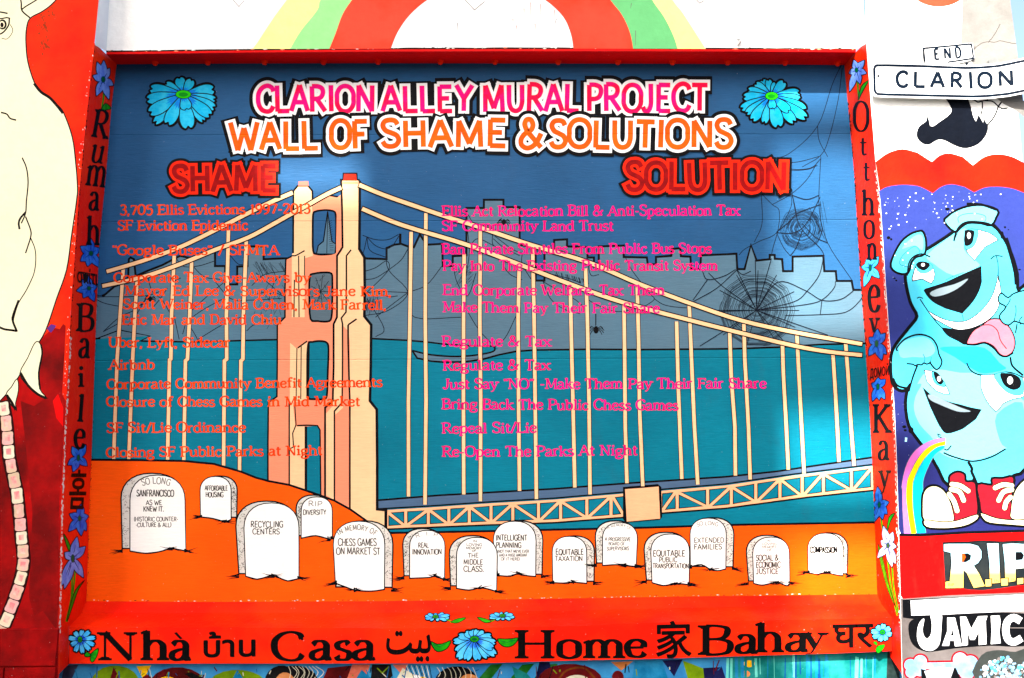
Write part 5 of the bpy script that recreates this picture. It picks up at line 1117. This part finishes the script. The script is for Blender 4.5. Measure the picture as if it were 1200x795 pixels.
for s, w in (("24,-2 25,4 26,13 35,21", 1.8), ("25,12 30,8 40,2 46,-2", 1.6), ("-2,14 4,15 9,16", 1.8), ("-4,22 2,22 8,21 12,22", 1.6), ("11,22 10,30 4,38 -2,41", 1.8), ("12,29 15,35 13,41 8,46 2,45", .8), ("1,132 8,134 12,139 19,141", 1.8), ("26,185 31,197 33,214 31,236 30,250 25,262", 1.6), ("30,249 24,256 22,262 23,269", 2.4), ("30,254 36,270 36,278 33,288 30,297", 1.6), ("36,279 41,292 42,306 40,320 36,330 30,342 22,355 17,370 16,378 19,388", 1.2), ("22,352 16,368 15,376 20,389", 2.6), ("-2,383 5,386 12,387 19,388", 2.6)):
    P.line(T(s), w, LINK, smooth=4)
P.ell(3, 29, 5, 6, LINK); P.ell(2.4, 29, 3.2, 4, CREAMW); P.ell(2.4, 29.5, 2, 3, LINK)
for s in ("24,438 33,420 41,403 46,402.5 49,415 45,437 46,456 54,466.5 44,462 33,452", "8,462 14,454 20,445 21,458 17.6,473 19,480 12,472"):
    q = sm(T(s), 3, True); P.line(q, 2.4, LINK, closed=True); P.fill(q, CREAMW)
P.line(T("24,437 33,452 44,462 54,467"), 3, LINK, smooth=3); P.line(T("8,463 14,472 18.5,481"), 3, LINK, smooth=3); P.line(T("48,404 49.5,415 45.5,437 47,456"), 2.2, LINK, smooth=3)
P.build('cream horned creature drawn in black outline')
PK = WL('bone_pink', (236, 178, 170), c2=(214, 190, 160), c2scale=14, c2soft=.08, var=.1); BW = WL('bone_cream', (228, 214, 184), c2=(236, 226, 200), c2scale=20)
P = Paint('painted_tail', wall, left_wall)
ct = sm(T("3,470 6,486 8,500 9,515 11,536 15.6,558 20,578 22,597 24,614 25,629 27,645 27.5,661 24,680 17.6,700 11,718 3,738 -6,755"), 5)
P.line(ct, 17, WL('tail_ink', (40, 8, 6)))
L_ = [0]
for a, b_ in zip(ct, ct[1:]): L_.append(L_[-1]+math.dist(a, b_))
def atl(d):
    for i in range(len(L_)-1):
        if L_[i+1] >= d: t = (d-L_[i])/(L_[i+1]-L_[i]); return Vector(ct[i]).lerp(Vector(ct[i+1]), t)
    return Vector(ct[-1])
d = 2; k = 0
while d < L_[-1]-8:
    ln_ = rr.uniform(15, 19); a, b_ = atl(d), atl(d+ln_-2.6); t = (b_-a).normalized(); n = Vector((-t.y, t.x)); w = 6.2+rr.uniform(-.5, .5)
    q = sm([tuple(a+n*w*.86), tuple(a+t*1+n*w*.2-t*1.2), tuple(a-n*w), tuple((a+b_)/2-n*w*.95), tuple(b_-n*w*.9), tuple(b_+t*1.2), tuple(b_+n*w), tuple((a+b_)/2+n*w*.95)], 3, True)
    P.fill(q, PK if k % 3 else BW); P.fill([tuple(a+t*3+n*w*.5), tuple(a+t*3-n*w*.5), tuple(b_-t*3-n*w*.4), tuple(b_-t*4+n*w*.5)], WL('bone_blush', (226, 140, 140), c2=(236, 200, 180), c2scale=25))
    d += ln_; k += 1
P.build('long segmented bony tail hanging from the creature')
# masonry courses low on the left wall
zc = [wall(40, y).z for y in (736, 781)]; hgt = zc[0]-zc[1]
BLK = WL('block_red', (112, 20, 12), c2=(146, 26, 14), c2scale=7, c2soft=.1, var=.18, specks=.5, rough=.75)
right_x = wall(68.5, 760).x-.004
for r in range(5):
    z1 = zc[0]-r*hgt-.004; z0 = zc[0]-(r+1)*hgt+.004; x1 = right_x if r % 2 == 0 else right_x
    wdt = .4 if r % 2 == 0 else .2
    for k in range(9 if r < 3 else 5):
        x0 = x1-wdt+.007; bx = []
        j = lambda: rr.uniform(-.0015, .0015)
        v = [(x0+j(), -.006+j(), z0+j()), (x1+j(), -.006+j(), z0+j()), (x1+j(), -.006+j(), z1+j()), (x0+j(), -.006+j(), z1+j()), (x0-.003, 0, z0-.003), (x1+.003, 0, z0-.003), (x1+.003, 0, z1+.003), (x0-.003, 0, z1+.003)]
        if z0 > 0: mesh('block', [(a, b-.004, c) for a, b, c in v[:4]]+v[4:], [(0, 1, 2, 3), (0, 4, 5, 1), (1, 5, 6, 2), (2, 6, 7, 3), (3, 7, 4, 0)], BLK, left_wall)
        x1 = x0-.007; wdt = .4
# ================================================================== lower mural strip
P = Paint('painted_strip', lower, lower_wall)
c_ = lambda n, c: WL('strip_'+n, c, var=.15, specks=.3, c2=tuple(max(0, v-25) for v in c), c2scale=12)
OLV, BRN, YLW, MAR, NAVY, TEALS, PKS, TAN, GRN, BLKS, PALE, SKYS = (c_('olive', (120, 150, 40)), c_('brown', (110, 60, 30)), c_('yellow', (236, 190, 50)), c_('maroon', (96, 24, 26)), c_('navy', (24, 26, 66)), c_('teal', (52, 128, 124)), c_('pink', (226, 130, 110)), c_('tan', (206, 140, 96)), c_('green', (50, 110, 50)), c_('black', (22, 22, 22)), c_('pale', (220, 216, 190)), c_('sky', (56, 130, 170)))
def f(s, m, k=0): P.fill(sm(T(s), k, True) if k else T(s), m)
f("75,781 92,779 84,796 76,810 70,810", c_('slate', (70, 76, 96)))
P.ell(135, 800, 28, 20, OLV); f("128,800 133,782 144,800", MAR); f("160,781 177,780 168,797", YLW); f("172,790 160,800 186,800", MAR); P.ell(208, 803, 33, 21, MAR)
f("232,800 216,790 224,788 250,800", BLKS); P.ell(278, 803, 34, 18, OLV); f("272,797 278,785 286,797", SKYS); P.ell(196, 797, 9, 4, YLW)
P.ell(330, 800, 20, 20, BLKS); P.ell(336, 803, 12, 16, TAN); P.ell(345, 800, 28, 20, BLKS); P.ell(334, 805, 13, 17, TAN)
for k in range(9): P.line(sm([(338+k*4, 781), (344+k*4+rr.uniform(-4, 4), 788), (339+k*4, 797)], 3), .8, PALE)
f("378,797 384,783 412,780 406,800", MAR); f("405,800 413,779 434,779 426,800", PKS); f("436,779 458,779 462,802 446,810 434,800", BLKS); P.line(T("442,783 448,789 456,781"), 1.4, OLV)
f("460,779 478,779 472,792", PKS); f("414,800 424,785 436,796", SKYS); f("462,800 472,783 500,800", PALE); P.ell(494, 801, 10, 8, YLW); P.ell(488, 794, 4, 3, WT)
for k in range(10): P.line([(476+k*3, 780), (484+k*2.5, 798)], .8, BLKS if k % 2 else PALE)
P.ell(535, 801, 26, 20, BLKS); P.ell(550, 804, 14, 14, TAN)
for k in range(8): P.line(sm([(512+k*6, 782), (516+k*6, 789+rr.uniform(-3, 3)), (512+k*6+rr.uniform(-4, 6), 798)], 3), .7, PALE)
for x in (575, 612, 640, 760): P.fill(T(f"{x},779 {x+14},778 {x-4},802 {x-20},802"), GRN)
P.fill(T("600,781 618,790 628,802 606,802"), TEALS); f("632,776 644,776 650,802 626,802", NAVY); P.ell(668, 798, 38, 20, MAR); P.ell(676, 802, 17, 11, PALE); P.line(sm(T("652,800 664,786 684,783 698,796"), 4), 2.2, BRN); P.ell(724, 794, 7, 8, MAR)
f("716,776 742,775 728,786", TAN); f("744,775 776,774 784,800 740,802", SKYS); f("776,774 800,773 790,793", NAVY); f("800,774 828,785 832,800 806,796", OLV); f("824,783 846,782 852,800 826,800", NAVY); f("852,770 1041,764 1050,820 850,820", TEALS); P.ell(878, 778, 7, 4, YLW); P.ell(874, 790, 5, 4, TAN)
f("1040,763.5 1053,763.5 1056,820 1038,820", c_('post', (44, 56, 54)))
for k in range(60):
    x = rr.uniform(852, 1036); P.line([(x, 766+rr.uniform(0, 6)), (x+rr.uniform(-1, 1), 790+rr.uniform(0, 12))], rr.uniform(.6, 3.2), rr.choice((TEALS, SKYS, c_('aqua', (120, 205, 190)), c_('deep', (36, 90, 140)))))
for k in range(60):
    x = rr.uniform(80, 850); P.line([(x, interp(AB, x)+3+rr.uniform(0, 14)), (x+rr.uniform(-5, 5), interp(AB, x)+8+rr.uniform(0, 14))], rr.uniform(.6, 1.6), rr.choice((OLV, SKYS, BLKS, PALE, MAR, c_('deep', (36, 90, 140)))))
P.build('crowded patchwork of painted heads, leaves and blue drips')
# ================================================================== street signs, fixed to the pier
SW = paint('sign_white', (244, 245, 242), kind='sign', rough=.35, var=.02, specks=.2); SB = paint('sign_black', (12, 22, 34), kind='sign', rough=.35, var=.05); STEEL = paint('steel', (120, 122, 120), kind='sign', rough=.4, var=.1)
def mk_sign(name, surf, poly, th, label, cat):
    q = poly; n_ = len(q); fr = [surf(x, y, th) for x, y in q]; bk = [surf(x, y, 0) for x, y in q]
    return fr, bk
YS = -.026
_s = on_plane(YS)
def signsurf(x, y, off=0.0):
    # thin plate whose right end curls away from the wall
    p = _s(x, y, 0); k = max(0.0, p.x-wall(1150, 90).x); bend = .9*k*k
    d = (p-CAM); t = (YS-bend-off-CAM.y)/d.y; return CAM+d*t
st_ = empty('street_sign', _s(1110, 115), 'white street name plate reading CLARION, its right end curling off the wall', 'sign')
top = T("1025,73.5 1040,73.4 1080,74.3 1110,75.6 1132,76.4 1150,75.9 1169,74.3 1182,71.8 1199,68.2 1215,64.5 1232,61"); botm = T("1026,113.6 1040,114.4 1080,115.3 1110,116 1140,116.6 1158,116 1181,113.6 1190,111.8 1200,109.8 1215,106.8 1232,103.5")
xs_ = [1021.2, 1022.4]+list(range(1026, 1233, 3)); v = []; f_ = []
def tb(x):
    a, b_ = interp(top, x), interp(botm, x)
    if x < 1026: r = (1026-x)/4.8; a += 4.2*r*r; b_ -= 4.2*r*r
    if x > 1228: a += 2; b_ -= 2
    return a, b_
for x in xs_:
    a, b_ = tb(x); v += [signsurf(x, a, .0045), signsurf(x, b_, .0045), signsurf(x, a, 0), signsurf(x, b_, 0)]
n_ = len(xs_)
for i in range(n_-1):
    a, b_ = 4*i, 4*i+4; f_ += [(a, a+1, b_+1, b_), (a+2, b_+2, b_+3, a+3), (a, b_, b_+2, a+2), (a+1, a+3, b_+3, b_+1)]
f_ += [(0, 2, 3, 1), (4*n_-4, 4*n_-3, 4*n_-1, 4*n_-2)]
mesh('plate', v, f_, SW, st_)
P = Paint('border', signsurf, st_, base=.0049)
bp_ = [(x, interp(top, x)+3.4) for x in range(1031, 1226, 4)]; bb = [(x, interp(botm, x)-3.4) for x in range(1225, 1029, -4)]
loop = T("1024.5,81 1025.5,78 1027.5,76.9")+bp_+[(1228, 68), (1228, 98)]+bb+T("1028.5,110.3 1026,108.6 1025,105.5")
P.line(loop, 3.0, SB, closed=True); P.build()
P = Paint('lettering', signsurf, st_, base=.0049)
for ch, x0, x1, yt, yb in (('C', 1049, 1065, 82.5, 103), ('L', 1070.5, 1086, 82.6, 103.2), ('A', 1089, 1108, 83, 103.8), ('R', 1113.6, 1129, 84, 104), ('I', 1136, 1139, 84.2, 104.2), ('O', 1145, 1163.5, 84.2, 104.2), ('N', 1170.5, 1188, 82.2, 102.6)):
    k = {'C': (.8, 7.5), 'L': (1.5, 6.6), 'A': (.6, 7.8), 'R': (1.5, 7.3), 'I': (1.8, 1.8), 'O': (.7, 8.1), 'N': (1.5, 7.4)}[ch]
    w = 4
    if ch == 'I': P.line([(1137, yt), (1138.2, yb)], w, SB); continue
    sc = (x1-x0-w)/(k[1]-k[0]); a = x0+w/2-k[0]*sc; sh = {'N': -1.2, 'O': 0}.get(ch, .4)
    text(P, ch, a, yb-1.4, a+GP[ch][0]*sc, yb-1.4+sh, yb-yt-2.8, SB, w, w, serif=False, jit=0, slant=-.0)
P.build('CLARION')
P = Paint('bolt_hole', signsurf, st_, base=.0049); P.ell(1029.2, 89.3, 1.4, 1.7, SB); P.build()
def boltm(name, c, r, par, m):
    v = []; f = []; N_ = 10
    for h, rr_ in ((0, 1.2), (.003, 1.2), (.003, .85), (.009, .75)):
        for k in range(N_): v.append(c+Vector((math.cos(k*math.tau/N_)*r*rr_, -h, math.sin(k*math.tau/N_)*r*rr_)))
    for j in range(3):
        for k in range(N_): f.append((j*N_+k, j*N_+(k+1) % N_, (j+1)*N_+(k+1) % N_, (j+1)*N_+k))
    f.append(list(range(3*N_, 4*N_))); return mesh(name, v, f, m, par)
boltm('bolt', signsurf(1132.6, 75.2, .003), .005, st_, SB)
c0 = _s(1164, 71.5, 0); 
mesh('bracket', [c0+Vector(q) for q in ((-.02, -.004, -.014), (.02, -.004, -.014), (.02, -.004, .006), (.006, -.004, .014), (-.006, -.004, .012), (-.02, -.004, .002), (-.02, .014, -.014), (.02, .014, -.014), (.02, .014, .006), (.006, .014, .014), (-.006, .014, .012), (-.02, .014, .002))],
     [(0, 1, 2, 3, 4, 5)]+[(i, (i+1) % 6, (i+1) % 6+6, i+6) for i in range(6)], STEEL, st_)
en = empty('end_sign', on_plane(-.006)(1110, 72), 'small white plate reading END, tilted behind the top edge of the street name plate', 'sign')
es = on_plane(-.006); q = sm(T("1082,56.5 1083,55.6 1110,53.2 1136,51 1139,51.8 1140,54 1141.6,66 1141.6,68 1140,69.5 1134,72 1110,77 1086,78 1084.5,76"), 2, True)
v = [es(x, y, .003) for x, y in q]+[es(x, y, 0) for x, y in q]; n_ = len(q)
mesh('plate', v, [list(range(n_))]+[(i, (i+1) % n_, (i+1) % n_+n_, i+n_) for i in range(n_)], SW, en)
P = Paint('border', es, en, base=.0034); P.line(sm(T("1083.2,73 1082,60 1082.6,57.6 1085,57 1110,54.8 1135,52.4 1137.4,53 1138.3,55 1140,66 1139.4,68.5 1137,69.5 1110,73.5"), 2), 2.1, SB); P.build()
P = Paint('lettering', es, en, base=.0034)
for ch, x0, x1, yb0, yb1 in (('E', 1094.5, 1101.5, 71.5, 71), ('N', 1106, 1114.5, 70.6, 70), ('D', 1119, 1127, 69.6, 68.9)):
    k = {'E': (1.5, 6.5), 'N': (1.5, 7.4), 'D': (1.5, 7.6)}[ch]; w = 2.6; sc = (x1-x0-w)/(k[1]-k[0]); a = x0+w/2-k[0]*sc
    text(P, ch, a, yb0-1, a+GP[ch][0]*sc, yb1-1, 12.4, SB, w, w, serif=False, jit=0)
P.build('END')
